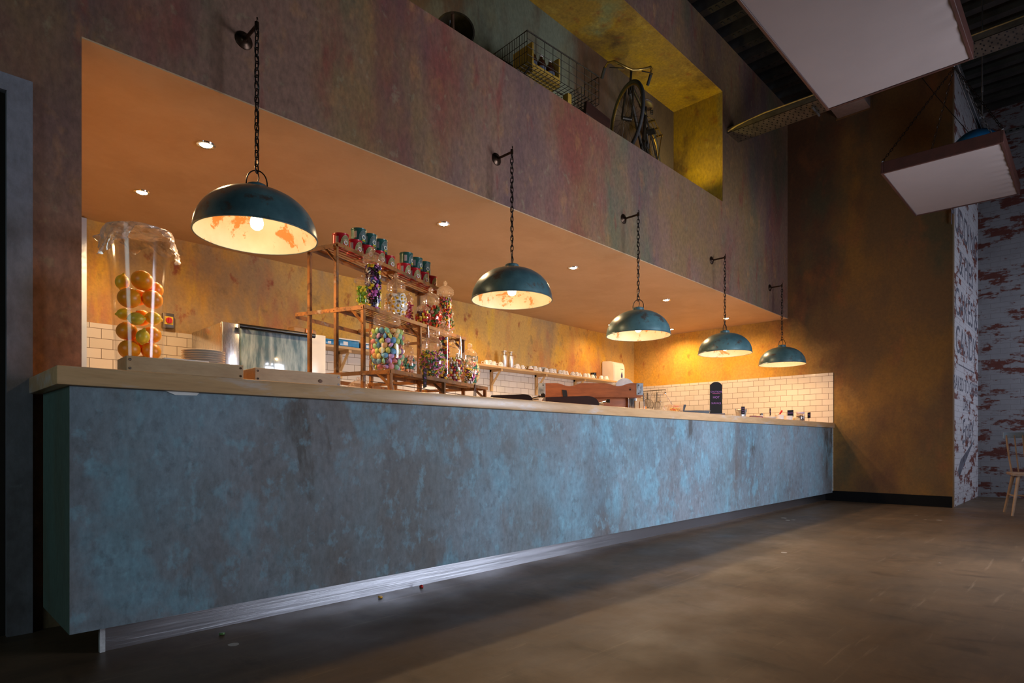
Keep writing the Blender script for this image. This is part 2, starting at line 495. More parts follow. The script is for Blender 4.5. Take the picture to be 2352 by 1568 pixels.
M['lime_skin'].node_tree.nodes['Principled BSDF'].inputs['Subsurface Scale'].default_value = 1.0
M['stalk'] = plain('dry_stalk', C(86, 84, 38), 0.7)
M['red'] = plain('red_plastic', C(200, 30, 26), 0.35)
M['yellow'] = plain('yellow_plastic', C(240, 200, 40), 0.4)
M['cardboard'] = plain('brown_paper_bag', C(178, 136, 92), 0.7, 0, 0.12, 12, 0.2)
M['blue_tub'] = plain('blue_plastic_tub', C(40, 130, 180), 0.3, 0, 0.2, 25)
M['blue_shade'] = plain('bright_blue_enamel', C(24, 104, 160), 0.4, 0, 0.1, 8)
M['tin_grey'] = plain('dull_grey_tin', C(112, 108, 106), 0.4, 0.7, 0.15, 12)
M['bottle_brown'] = plain('brown_bottle_glass', C(70, 36, 20), 0.2, 0, 0.2, 20)
M['enamel_grey'] = plain('chipped_grey_blue_enamel', C(108, 116, 134), 0.5, 0, 0.25, 30)
M['food'] = plain('fruit_pieces', C(232, 178, 96), 0.5, 0, 0.35, 40)
M['bread'] = plain('bread_crust', C(222, 190, 140), 0.7, 0, 0.25, 40, 0.2)


def rack_paint():
    n = NT('worn_orange_rack_paint')
    v = n.coord()
    c = n.mix(n.rng(n.noise(v, 3.0, 6, 0.65), 0.4, 0.62), C(172, 112, 56), C(102, 76, 56))
    c = n.mix(n.rng(n.noise(v, 16, 6, 0.7), 0.52, 0.62, 0, 0.8), c, C(78, 52, 40))
    c = n.mix(n.rng(n.noise(v, 9, 5, 0.6), 0.62, 0.68, 0, 0.7), c, C(158, 146, 138))
    n.set(col=c, rough=0.5, spec=0.4)
    n.bump(n.noise(v, 60, 4), 0.15, 0.002)
    return n.m


M['rack'] = rack_paint()
M['rack_dark'] = plain('rusty_brown_rods', C(84, 56, 40), 0.55, 0.2, 0.3, 30)
M['niche_iron'] = plain('rusted_black_iron', C(58, 50, 40), 0.5, 0.5, 0.35, 20)
M['old_brass'] = plain('tarnished_brass', C(140, 112, 58), 0.38, 0.8, 0.25, 20)
M['rubber'] = plain('old_rubber', C(38, 36, 36), 0.7, 0, 0.2, 30)
M['leather'] = plain('worn_brown_leather', C(74, 50, 34), 0.5, 0, 0.2, 30)


def shade_out():
    n = NT('verdigris_blue_black_enamel')
    v = n.coord()
    c = n.mix(n.rng(n.noise(v, 5, 5, 0.6), 0.35, 0.65), C(58, 88, 96), C(86, 124, 130))
    c = n.mix(n.rng(n.noise(v, 7, 7, 0.7), 0.56, 0.64, 0, 0.8), c, C(80, 56, 42))
    n.set(col=c, rough=0.34, spec=0.6, metal=0.15)
    n.bump(n.noise(v, 30, 4), 0.05, 0.003)
    return n.m


def shade_in():
    n = NT('cream_enamel_with_rust')
    v = n.coord()
    c = n.mix(n.rng(n.noise(v, 6, 4), 0.35, 0.7), C(206, 196, 180), C(192, 180, 160))
    c = n.mix(n.rng(n.noise(v, 7, 7, 0.72, 0.3), 0.555, 0.60, 0, 0.9), c, C(200, 112, 30))
    n.set(col=c, rough=0.5)
    return n.m


M['shade_out'] = shade_out()
M['shade_in'] = shade_in()


def emit(name, col, st):
    n = NT(name)
    e = n.n.new('ShaderNodeEmission'); e.inputs[0].default_value = col; e.inputs[1].default_value = st
    n.l.new(e.outputs[0], n.out.inputs[0])
    return n.m


M['bulb'] = emit('lit_bulb', (1, 0.78, 0.5, 1), 9)
M['downlight_glow'] = emit('lit_downlight', (1, 0.80, 0.52, 1), 45)


def thin_glass(name, tint=(1, 1, 1, 1), base=0.05, rough=0.02, edge=0.55, milky=0.0):
    n = NT(name)
    tr = n.n.new('ShaderNodeBsdfTransparent'); tr.inputs[0].default_value = tint
    gl = n.n.new('ShaderNodeBsdfGlossy'); gl.inputs['Roughness'].default_value = rough
    lw = n.n.new('ShaderNodeLayerWeight'); lw.inputs[0].default_value = 0.25
    f = n.math('ADD', n.math('MULTIPLY', n.math('POWER', lw.outputs['Facing'], 2.2), edge), base)
    mx = n.n.new('ShaderNodeMixShader'); n.l.new(f, mx.inputs[0]); n.l.new(tr.outputs[0], mx.inputs[1]); n.l.new(gl.outputs[0], mx.inputs[2])
    if milky:
        df = n.n.new('ShaderNodeBsdfTranslucent'); df.inputs[0].default_value = C(244, 226, 214)
        m2 = n.n.new('ShaderNodeMixShader'); m2.inputs[0].default_value = milky
        n.l.new(mx.outputs[0], m2.inputs[1]); n.l.new(df.outputs[0], m2.inputs[2])
        mx = m2
    n.l.new(mx.outputs[0], n.out.inputs[0])
    return n.m


M['glass'] = thin_glass('clear_glass')
M['lid_glass'] = thin_glass('clear_lid_glass', (0.95, 0.92, 0.90, 1), 0.16, 0.06, 0.85, 0.14)
M['vase_glass'] = thin_glass('clear_acrylic', (0.99, 0.99, 0.99, 1), 0.03, 0.10, 0.45)
M['pane_glass'] = thin_glass('window_glass', (0.97, 0.98, 1, 1), 0.03, 0.0, 0.4)


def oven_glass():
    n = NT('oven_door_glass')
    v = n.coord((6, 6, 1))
    c = n.mix(n.rng(n.noise(v, 3, 5), 0.4, 0.7), C(100, 130, 146), C(196, 216, 224))  # pale blue-white streaks are a window reflection painted into the glass colour
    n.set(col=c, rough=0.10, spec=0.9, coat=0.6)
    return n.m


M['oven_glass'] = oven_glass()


def film():
    n = NT('crumpled_cling_film')
    tr = n.n.new('ShaderNodeBsdfTransparent')
    gl = n.n.new('ShaderNodeBsdfGlossy'); gl.inputs['Roughness'].default_value = 0.15
    df = n.n.new('ShaderNodeBsdfDiffuse'); df.inputs[0].default_value = C(236, 214, 200)
    m1 = n.n.new('ShaderNodeMixShader'); m1.inputs[0].default_value = 0.5
    n.l.new(gl.outputs[0], m1.inputs[1]); n.l.new(df.outputs[0], m1.inputs[2])
    lw = n.n.new('ShaderNodeLayerWeight'); lw.inputs[0].default_value = 0.35
    f = n.math('ADD', n.math('MULTIPLY', lw.outputs['Facing'], 0.5), n.rng(n.noise(n.coord((1, 1, 0.5)), 30, 4), 0.35, 0.7, 0.16, 0.55))
    m2 = n.n.new('ShaderNodeMixShader'); n.l.new(f, m2.inputs[0]); n.l.new(tr.outputs[0], m2.inputs[1]); n.l.new(m1.outputs[0], m2.inputs[2])
    n.l.new(m2.outputs[0], n.out.inputs[0])
    return n.m


M['film'] = film()


# ------------------------------------------------------------------ the setting
XE = 9.122      # end wall
YW = 3.259      # face of the wall above the counter
YB = 5.87       # kitchen back wall
ZS = 2.607      # soffit
ZC = 5.68       # roof deck


def slab(name, mat, *boxes, label=None, smooth=0):
    m = MB()
    for a, b in boxes: m.box(a, b)
    return struct(m.build(name, mat, smooth=smooth), label)


slab('floor', M['floor'], ((-3.2, -1.4, -0.1), (11.5, 6.0, 0)))
TW = 0.004
slab('wall_front', M['plaster'],
     ((0.343, YW, 0), (0.597, YW + 0.14, ZS + 0.007)), ((-3.0, YW, 2.28), (0.343, YW + 0.14, ZS + 0.007)), ((-3.0, YW, 0), (-0.75, YW + 0.14, 2.28)),
     ((-3.0, YW, ZS + 0.007), (XE, YW + TW, 3.71)), ((-3.0, YW, 3.71), (1.0, YW + TW, 5.037)), ((7.005, YW, 3.71), (XE, YW + TW, 5.037)),
     ((-3.0, YW, 5.037), (XE, YW + TW, ZC)))
slab('wall_niche', M['niche'], ((1.0, YW + TW, 5.037), (7.1, 3.98, 5.10)), ((7.005, YW + TW, 3.71), (7.08, 3.98, 5.037)),
     ((0.93, YW + TW, 3.71), (1.0, 3.98, 5.037)), ((0.93, YW + TW, 3.64), (7.08, 3.98, 3.71)))
slab('wall_niche_back', M['niche_back'], ((1.0, 3.916, 3.71), (7.005, 3.98, 5.037)))
slab('ceiling_soffit', M['soffit'], ((0.597, YW + 0.0005, ZS), (XE, YB, ZS + 0.08)), ((0.40, YW + 0.14, ZS), (0.597, YB, ZS + 0.08)))
slab('wall_back', M['ochre'], ((0.30, YB, 0), (XE, YB + 0.12, ZS + 0.08)))
slab('wall_kitchen_side', M['ochre'], ((0.40, YW + 0.14, 0), (0.50, YB, ZS)))
slab('trim_1', M['tile_back'], ((0.50, YB - 0.012, 0), (XE - 0.012, YB, 1.775)), label='cream metro tiles on the kitchen back wall')
slab('trim_2', M['tile_end'], ((XE - 0.012, 2.646, 0), (XE, YB - 0.012, 1.772)), label='cream metro tiles on the end wall')
slab('trim_3', M['galv'], ((1.045, YB - 0.06, 0), (1.098, YB - 0.013, 2.595)), label='pale steel corner strip beside the opening')
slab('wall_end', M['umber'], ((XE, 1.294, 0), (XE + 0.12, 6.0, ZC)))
slab('wall_side_brick', M['brick_side'], ((XE + 0.12, 1.294, 0), (11.29, 1.40, ZC)))
slab('wall_far', M['brick_far'], ((11.29, -1.24, 0), (11.42, 1.40, ZC)))
slab('baseboard_end', M['black_trim'], ((XE - 0.018, 1.30, 0), (XE, 2.74, 0.137)))
slab('wall_window', M['plaster'], ((-3.2, -1.36, 0), (4.00, -1.24, ZC)), ((6.00, -1.36, 0), (9.60, -1.24, ZC)), ((11.0, -1.36, 0), (11.42, -1.24, ZC)), ((9.60, -1.36, 0), (11.0, -1.24, 0.85)), ((9.60, -1.36, 2.95), (11.0, -1.24, ZC)), ((4.00, -1.36, 0), (6.00, -1.24, 0.45)), ((4.00, -1.36, 2.25), (6.00, -1.24, ZC)))
slab('wall_entrance', M['plaster'], ((-3.12, -1.36, 0), (-3.0, -0.2, ZC)), ((-3.12, 1.4, 0), (-3.0, 3.3, ZC)), ((-3.12, -0.2, 0), (-3.0, 1.4, 0.9)), ((-3.12, -0.2, 2.4), (-3.0, 1.4, ZC)))
w1 = slab('window_1', M['white_paint'], ((4.00, -1.34, 0.45), (4.06, -1.27, 2.25)), ((5.94, -1.34, 0.45), (6.00, -1.27, 2.25)), ((4.06, -1.34, 0.45), (5.94, -1.27, 0.51)), ((4.06, -1.34, 2.19), (5.94, -1.27, 2.25)), ((4.98, -1.33, 0.51), (5.02, -1.28, 2.19)))
m = MB(); m.box((4.06, -1.312, 0.51), (5.94, -1.306, 2.19)); m.build('window_pane', M['pane_glass'], w1, 0)
slab('wall_light_blocker', M['plaster'], ((8.05, -1.24, 0), (8.15, 0.22, ZC)))  # unseen slab added to block window light from the end wall
w3 = slab('added_window_3', M['white_paint'], ((9.60, -1.34, 0.85), (9.66, -1.27, 2.95)), ((10.94, -1.34, 0.85), (11.0, -1.27, 2.95)), ((9.66, -1.34, 0.85), (10.94, -1.27, 0.91)), ((9.66, -1.34, 2.89), (10.94, -1.27, 2.95)))  # made-up window, added so light can reach the brick walls
m = MB(); m.box((9.66, -1.312, 0.91), (10.94, -1.306, 2.89)); m.build('window_pane', M['pane_glass'], w3, 0)  # pane of the added window
w2 = slab('window_2', M['white_paint'], ((-3.09, -0.2, 0.9), (-3.03, -0.14, 2.4)), ((-3.09, 1.34, 0.9), (-3.03, 1.4, 2.4)), ((-3.09, -0.14, 0.9), (-3.03, 1.34, 0.96)), ((-3.09, -0.14, 2.34), (-3.03, 1.34, 2.4)))
m = MB(); m.box((-3.063, -0.14, 0.96), (-3.057, 1.34, 2.34)); m.build('window_pane', M['pane_glass'], w2, 0)

# roof deck: trapezoid ribs running across, with rows of pressed slots
m = MB()
x = -3.2
P = []
pitch = 0.30
while x < 11.5:
    P += [(x, ZC), (x + 0.11, ZC), (x + 0.15, ZC + 0.13), (x + 0.26, ZC + 0.13)]
    x += pitch
P.append((x, ZC))
top = [(P[-1][0], ZC + 0.2), (P[0][0], ZC + 0.2)]
m.prism(P + top, -1.4, YW + 0.2, 'y')
struct(m.build('ceiling', M['deck'], smooth=0))
m = MB()
x = 4.9
while x < 9.1:
    y = YW - 0.12
    while y > 1.6:
        m.box((x + 0.025, y - 0.012, ZC - 0.010), (x + 0.085, y + 0.012, ZC + 0.002))
        y -= 0.075
    x += pitch
struct(m.build('trim_4', M['deck'], smooth=0), 'pressed slots in the metal roof deck')

# door frame at the edge of the picture
slab('trim_5', M['doorframe'], ((0.335, YW - 0.035, 0), (0.42, YW, 2.32)), ((-0.82, YW - 0.035, 2.25), (0.335, YW, 2.32)), ((-0.82, YW - 0.035, 0), (-0.75, YW, 2.25)), label='grey blue painted door surround')
slab('trim_6', M['dark_door'], ((0.28, YW + 0.0, 0), (0.343, YW + 0.10, 2.28)), ((-0.75, YW, 2.22), (0.28, YW + 0.10, 2.28)), label='dark door lining')
d1 = slab('door_1', M['dark_door'], ((-0.74, YW + 0.07, 0.01), (0.278, YW + 0.115, 2.21)))
m = MB(); m.tube([(0.20, YW + 0.07, 1.0), (0.20, YW + 0.02, 1.0), (0.08, YW + 0.02, 1.0)], 0.009); m.build('door_handle', M['chrome'], d1)

# painted lettering on the brick
bw = bpy.data.objects['wall_side_brick']
M['faded_black'] = plain('faded_black_signpaint', C(84, 82, 92), 0.8, 0, 0.4, 12)
for body, z, size, xx, sh in (('PUDDINGS', 3.62, 0.50, 10.22, 0), ('& PIES', 3.12, 0.46, 10.2, 0), ('CAKES &', 2.58, 0.50, 10.25, 0), ('CANDY', 2.10, 0.50, 10.2, 0), ('BAKED TO ORDER', 1.55, 0.25, 10.22, 0), ('DAILY', 1.30, 0.24, 10.22, 0)):
    text('painted_lettering', body, size, M['faded_black'], bw, (xx, 1.2935, z), (R(90), 0, 0), 0.0004, shear=sh)
text('painted_lettering', 'Enjoy', 0.46, M['faded_black'], bw, (10.3, 1.2935, 0.98), (R(90), R(-8), 0), 0.0004, shear=0.35)
m = MB(); m.prism([(9.5, 0.44), (9.62, 0.36), (10.2, 0.58), (10.95, 0.86), (10.2, 0.68), (9.72, 0.58)], 1.2930, 1.2941, 'y'); m.build('painted_swoosh', M['faded_black'], bw, 0)
m = MB(); m.box((9.55, 1.2932, 1.80), (10.9, 1.2941, 1.815)); m.build('painted_rule', M['faded_black'], bw, 0)

# ------------------------------------------------------------------ the counter
ct = thing('service_counter', 'long bar counter with blue and brown patina front and pale wooden top', 'counter', (0.45, 2.652, 0))
L = XE - 0.452
m = MB(); m.box((0, 0, 0.11), (L, 0.03, 1.004)); m.build('front_panel', M['slate'], ct, 0)
m = MB(); m.box((-0.001, 0.0005, 0.11), (0.03, 0.53, 1.004)); m.build('end_panel', M['slate_end'], ct, 0)
m = MB(); m.box((0.125, 0.088, 0), (L - 0.02, 0.10, 0.11)); sk = m.build('kickplate', M['skirt_steel'], ct, 0)
m = MB(); m.box((0.108, 0.078, 0), (0.125, 0.10, 0.115)); m.build('kickplate_end', M['white_paint'], ct, 0)
m = MB(); m.box((0.03, 0.13, 0.10), (L - 0.02, 0.95, 0.16)); m.box((0.2, 0.16, 0), (L - 0.1, 0.9, 0.10)); m.build('carcass', M['black_trim'], ct, 0)
m = MB(); m.bbox((-0.042, -0.025, 1.006), (L, 0.60, 1.074), 0.006)
m.bbox((0.155, 0.60, 1.006), (L, 1.05, 1.074), 0.002); m.build('worktop', M['worktop'], ct, 30)
m = MB(); m.prism([(0.0, 0.0), (0.125, 0.0), (0.115, -0.012), (0.035, -0.014), (0.012, -0.005)], -0.0035, -0.0005, 'y')
m.build('torn_paper_strip', M['paper'], ct, 0, loc=(0.31, 0, 1.005))
WT = 1.075

# kitchen back counter
bc = thing('kitchen_counter', 'low steel kitchen counter along the tiled back wall', 'counter', (1.2, 5.0, 0))
m = MB(); m.bbox((0, 0, 0.86), (7.8, 0.84, 0.90), 0.004); m.build('steel_top', M['steel'], bc)
m = MB(); m.box((0.03, 0.06, 0.1), (7.77, 0.84, 0.86)); m.build('cabinet_base', M['white_gloss'], bc, 0)


# ------------------------------------------------------------------ pendant lamps
def chain_mesh(length, link=0.046, wr=0.0032):
    m = MB()
    n = max(3, int(round(length / (link * 0.78))))
    step = length / n
    for i in range(n):
        z = -step * (i + 0.5)
        pts = []
        h = step / 2 + 0.006; w = 0.011
        for k in range(16):
            a = 2 * PI * k / 16
            pts.append((w * math.cos(a), 0, math.copysign(abs(math.sin(a)) ** 0.7, math.sin(a)) * h))
        rz = (PI / 2) * (i % 2) + 0.35 + rnd.uniform(-.15, .15)
        Mx = Matrix.Rotation(rz, 3, 'Z')
        m.tube([Mx @ Vector(p) + Vector((0, 0, z)) for p in pts], wr, 6, closed=True)
    return m


def pendant(X, rim, label, tilt=0.0, spin=0.0):
    arm_y = 0.164
    zt = 2.935
    t = thing('pendant_lamp', label, 'lamp', (X, YW, 0), 0, 'dome pendant lamps over the counter')
    m = MB()
    Mx = Matrix.Rotation(R(90), 4, 'X')
    m.lathe([(0, 0.020), (0.018, 0.020), (0.026, 0.012), (0.040, 0.009), (0.046, 0.004), (0.046, 0.0), (0, 0.0)], 24, Mx)
    m.build('wall_rose', M['bronze'], t, loc=(0, 0, zt))
    m = MB(); m.tube([(0, -0.005, zt), (0, -arm_y, zt)], 0.009, 10); m.tube([(0, -arm_y, zt - 0.014), (0, -arm_y, zt + 0.018)], 0.011, 10)
    m.tube([(0, -arm_y, zt + 0.012), (0, -arm_y - 0.008, zt + 0.026), (0, -arm_y - 0.004, zt + 0.040)], 0.004, 6)
    m.build('bracket_arm', M['bronze'], t)
    top = rim + 0.235
    loop_top = top + 0.030 + 0.075
    chain_mesh(zt - 0.012 - loop_top + 0.012).build('chain', M['iron'], t, loc=(0, -arm_y, zt - 0.012))
    m = MB(); cab = []
    for i in range(40):
        z = zt - 0.01 - (zt - top - 0.03) * i / 39
        cab.append((0.008 * math.sin(i * 0.9), -arm_y + 0.008 * math.cos(i * 1.1), z))
    m.tube(cab, 0.003, 6); m.build('flex', M['black_plastic'], t)
    Rr = 0.296; H = 0.235
    prof = []
    for i in range(25):
        a = PI / 2 * i / 24
        prof.append((Rr * math.cos(a) ** 0.92 if i < 24 else 0.04, H * math.sin(a) ** 0.97))
    prof[-1] = (0.0, H)
    m = MB()
    m.lathe(prof, 64)
    m.lathe([(Rr + 0.001, 0.004), (Rr + 0.004, 0.0), (Rr + 0.002, -0.004), (Rr - 0.004, -0.004), (Rr - 0.004, 0.003)], 64)
    m.mi = 1
    m.lathe([(max(0, r - 0.004) if i < 24 else 0, z - 0.004 if i else -0.002) for i, (r, z) in enumerate(prof)], 64)
    sh = m.build('lamp_shade', [M['shade_out'], M['shade_in']], t, 50, loc=(0, -arm_y, rim), rot=(0, tilt, spin))
    m = MB(); m.lathe([(0, H + 0.026), (0.046, H + 0.026), (0.052, H + 0.020), (0.052, H - 0.004), (0.060, H - 0.012)], 32)
    m.build('shade_cap', M['shade_out'], sh)
    m = MB(); pts = [(0.050 * math.cos(PI * k / 16), 0, H + 0.024 + 0.078 * math.sin(PI * k / 16) ** 0.8) for k in range(17)]
    Mx = Matrix.Rotation(R(-48), 3, 'Z')
    m.tube([Mx @ Vector(p) for p in pts], 0.0035, 6); m.build('bail_handle', M['iron'], sh)
    m = MB(); m.tube([(0, 0, H - 0.01), (0, 0, 0.13)], 0.020, 16); m.build('lamp_holder', M['black_plastic'], sh)
    m = MB(); m.lathe([(0.0, 0.128), (0.016, 0.128), (0.020, 0.11), (0.030, 0.085), (0.033, 0.065), (0.028, 0.045), (0.015, 0.034), (0, 0.031)], 24)
    m.build('bulb', M['bulb'], sh)
    lamp('pendant_glow', 'POINT', (0, 0, 0.018), 5.0, WARM, parent=sh, shadow_soft_size=0.03)
    lamp('pendant_beam', 'SPOT', (0, 0, 0.014), 20, WARM, parent=sh, spot_size=R(164), spot_blend=0.5, shadow_soft_size=0.03)
    return t


for X, rim, lab, sp in ((1.31, 1.857, 'largest dome pendant lamp, hanging over the vase end of the counter', 0.4), (3.185, 1.847, 'second dome pendant lamp, hanging just past the sweet rack', 1.7),
                        (4.882, 1.802, 'middle of the five dome pendant lamps, above the wooden coffee machine', 2.8), (6.708, 1.829, 'fourth dome pendant lamp, above the black caution sign', 4.0),
                        (8.456, 1.866, 'smallest looking dome pendant lamp, nearest the end wall', 5.3)):
    pendant(X, rim, lab, 0, sp)

# recessed downlights
DL = [(1.336, 3.886, 'large bright downlight in the soffit beside the biggest pendant'), (1.267, 4.952, 'tilted downlight in the soffit above the vase of oranges'), (3.187, 3.883, 'downlight in the soffit above the syrup tins'),
      (4.92, 3.896, 'downlight in the soffit between second and third pendants'), (6.846, 3.931, 'downlight in the soffit between third and fourth pendants'), (7.694, 5.364, 'downlight half hidden behind the third pendant shade'),
      (8.658, 4.879, 'downlight just clear of the third pendant shade, near the end wall'), (4.92, 4.95, 'added unseen downlight behind the second pendant shade'),  # unseen downlight added to brighten the back of the kitchen
      (8.457, 3.882, 'downlight seen behind the chain of the fourth pendant')]
for x, y, lab in DL:
    t = thing('downlight', lab, 'ceiling light', (x, y, ZS), 0, 'downlights in the soffit')
    m = MB(); m.lathe([(0.036, -0.004), (0.042, -0.008), (0.052, -0.006), (0.054, 0.0), (0.036, 0.0)], 32, closed=True); m.build('bezel', M['chrome'], t)
    m = MB(); m.lathe([(0, -0.012), (0.020, -0.0105), (0.035, -0.003)], 24); m.build('lens', M['downlight_glow'], t)
    lamp('downlight_beam', 'SPOT', (0, 0, -0.02), 30 if 7.6 < x < 7.8 else 72, WARM, parent=t, spot_size=R(164), spot_blend=0.7, shadow_soft_size=0.025)

# uplights lying on the niche floor, below the sill line
for x, y, e in ((1.9, 3.62, 12), (2.66, 3.42, 3), (3.05, 3.78, 6), (4.75, 3.75, 6), (6.62, 3.45, 22)):  # second one is added to brighten the inside of the drum
    t = thing('floor_uplight', 'small black uplight on the niche floor', 'lamp', (x, y, 3.71), 0, 'uplights behind the niche sill, the second one added')
    m = MB(); m.lathe([(0.0, 0), (0.045, 0), (0.045, 0.02), (0.035, 0.05), (0.03, 0.05), (0.02, 0.03), (0, 0.03)], 20); m.build('housing', M['black_plastic'], t)
    m = MB(); m.lathe([(0, 0.042), (0.03, 0.042)], 16); m.build('lens', M['bulb'], t)
    lamp('uplight_beam', 'SPOT', (0, 0, 0.06), e, (1.0, 0.80, 0.18), (R(180), 0, 0), parent=t, spot_size=R(150), spot_blend=0.9, shadow_soft_size=0.03)

# ------------------------------------------------------------------ stepped display rack
RK = (1.919, 2.80)
RA = R(20)
UX, UY = math.cos(RA), math.sin(RA)


def rk(lx, ly):
    return (RK[0] + lx * UX - ly * UY, RK[1] + lx * UY + ly * UX)


rack = thing('display_rack', 'stepped orange metal rack of three shelves holding sweet jars and tins', 'display rack', (RK[0], RK[1], WT), RA)
ZB, ZM, ZT = 0.132, 0.505, 0.878
XL = 1.195
bar = 0.022


def shelf_part(name, y0, y1, z):
    m = MB()
    m.box((0, y0 - 0.003, z - bar), (XL, y0, z)); m.box((0, y0, z - 0.003), (XL, y0 + 0.022, z))
    m.box((0, y1, z - bar), (XL, y1 + 0.003, z)); m.box((0, y1 - 0.022, z - 0.003), (XL, y1, z))
    for fx in (0.0, 0.30, 0.592, 0.89, XL - 0.024):
        m.box((fx, y0, z - 0.007), (fx + 0.024, y1, z - 0.0035))
    n = 6
    for i in range(n):
        yy = y0 + 0.03 + (y1 - y0 - 0.06) * i / (n - 1)
        m.tube([(0.004, yy, z - 0.003), (XL - 0.004, yy, z - 0.003)], 0.003, 6)
    return m.build(name, M['rack'], rack, 0)


shelf_part('shelf', -0.003, 0.20, ZB)
shelf_part('shelf', 0.175, 0.385, ZM)
shelf_part('shelf', 0.362, 0.575, ZT)
for fx in (0.0, 0.583, XL - 0.026):
    for y, z1, th in ((0.0, ZB, 0), (0.18, ZM, 0), (0.372, ZT, 0), (0.569, ZT, 0)):
        if y == 0.0 and fx == 0.0:
            m = MB(); m.box((fx, y, 0.045), (fx + 0.026, y + 0.004, z1 - 0.003)); m.box((fx, y, 0.045), (fx + 0.004, y + 0.02, z1 - 0.003))
            m.tube([(fx + 0.012, y + 0.010, 0.052), (fx + 0.022, y + 0.002, 0.0)], 0.017, 14)
        else:
            m = MB(); m.box((fx, y, 0), (fx + 0.019, y + 0.004, z1 - 0.003)); m.box((fx, y, 0), (fx + 0.004, y + 0.02, z1 - 0.003))
        m.build('post', M['rack'], rack, 0)
    for z, y0, y1 in ((ZB - 0.004, 0.0, 0.60), (ZM - 0.006, 0.18, 0.68), (ZT - 0.008, 0.372, 0.60)):
        m = MB(); m.box((fx - 0.0035, y0, z - bar), (fx, y1, z))
        for yb in (y0 + 0.012, 0.39, y1 - 0.02):
            m.ell((fx - 0.004, yb, z - bar / 2), 0.0045, 8, 6)
        m.build('side_bar', M['rack'], rack, 0)
    for y, z in ((0.0, ZB), (0.18, ZM), (0.372, ZT)):
        m = MB()
        hh = 0.095 if z > 0.2 else 0.078
        m.tube([(fx + 0.004, y + 0.092, z - 0.016), (fx + 0.004, y + 0.006, z - hh - 0.012)], 0.009, 4)
        m.build('brace', M['rack'], rack, 0)
for y, z in ((0.60, ZB - 0.012), (0.68, ZM - 0.014), (0.30, 0.045)):
    m = MB(); m.box((0, y, z - 0.024), (XL, y + 0.004, z)); m.build('long_bar', M['rack'], rack, 0)
for y, z in ((0.20, ZM - 0.09), (0.40, ZT - 0.07), (0.14, 0.07)):
    m = MB(); m.tube([(0.01, y, z), (0.30, y + 0.01, z + 0.004), (XL - 0.01, y, z)], 0.0028, 6); m.build('tie_rod', M['rack_dark'], rack)

# ------------------------------------------------------------------ sweet jars
SWEETS = []          # (mesh object) prototypes keyed by kind and colour
PROTO = {}


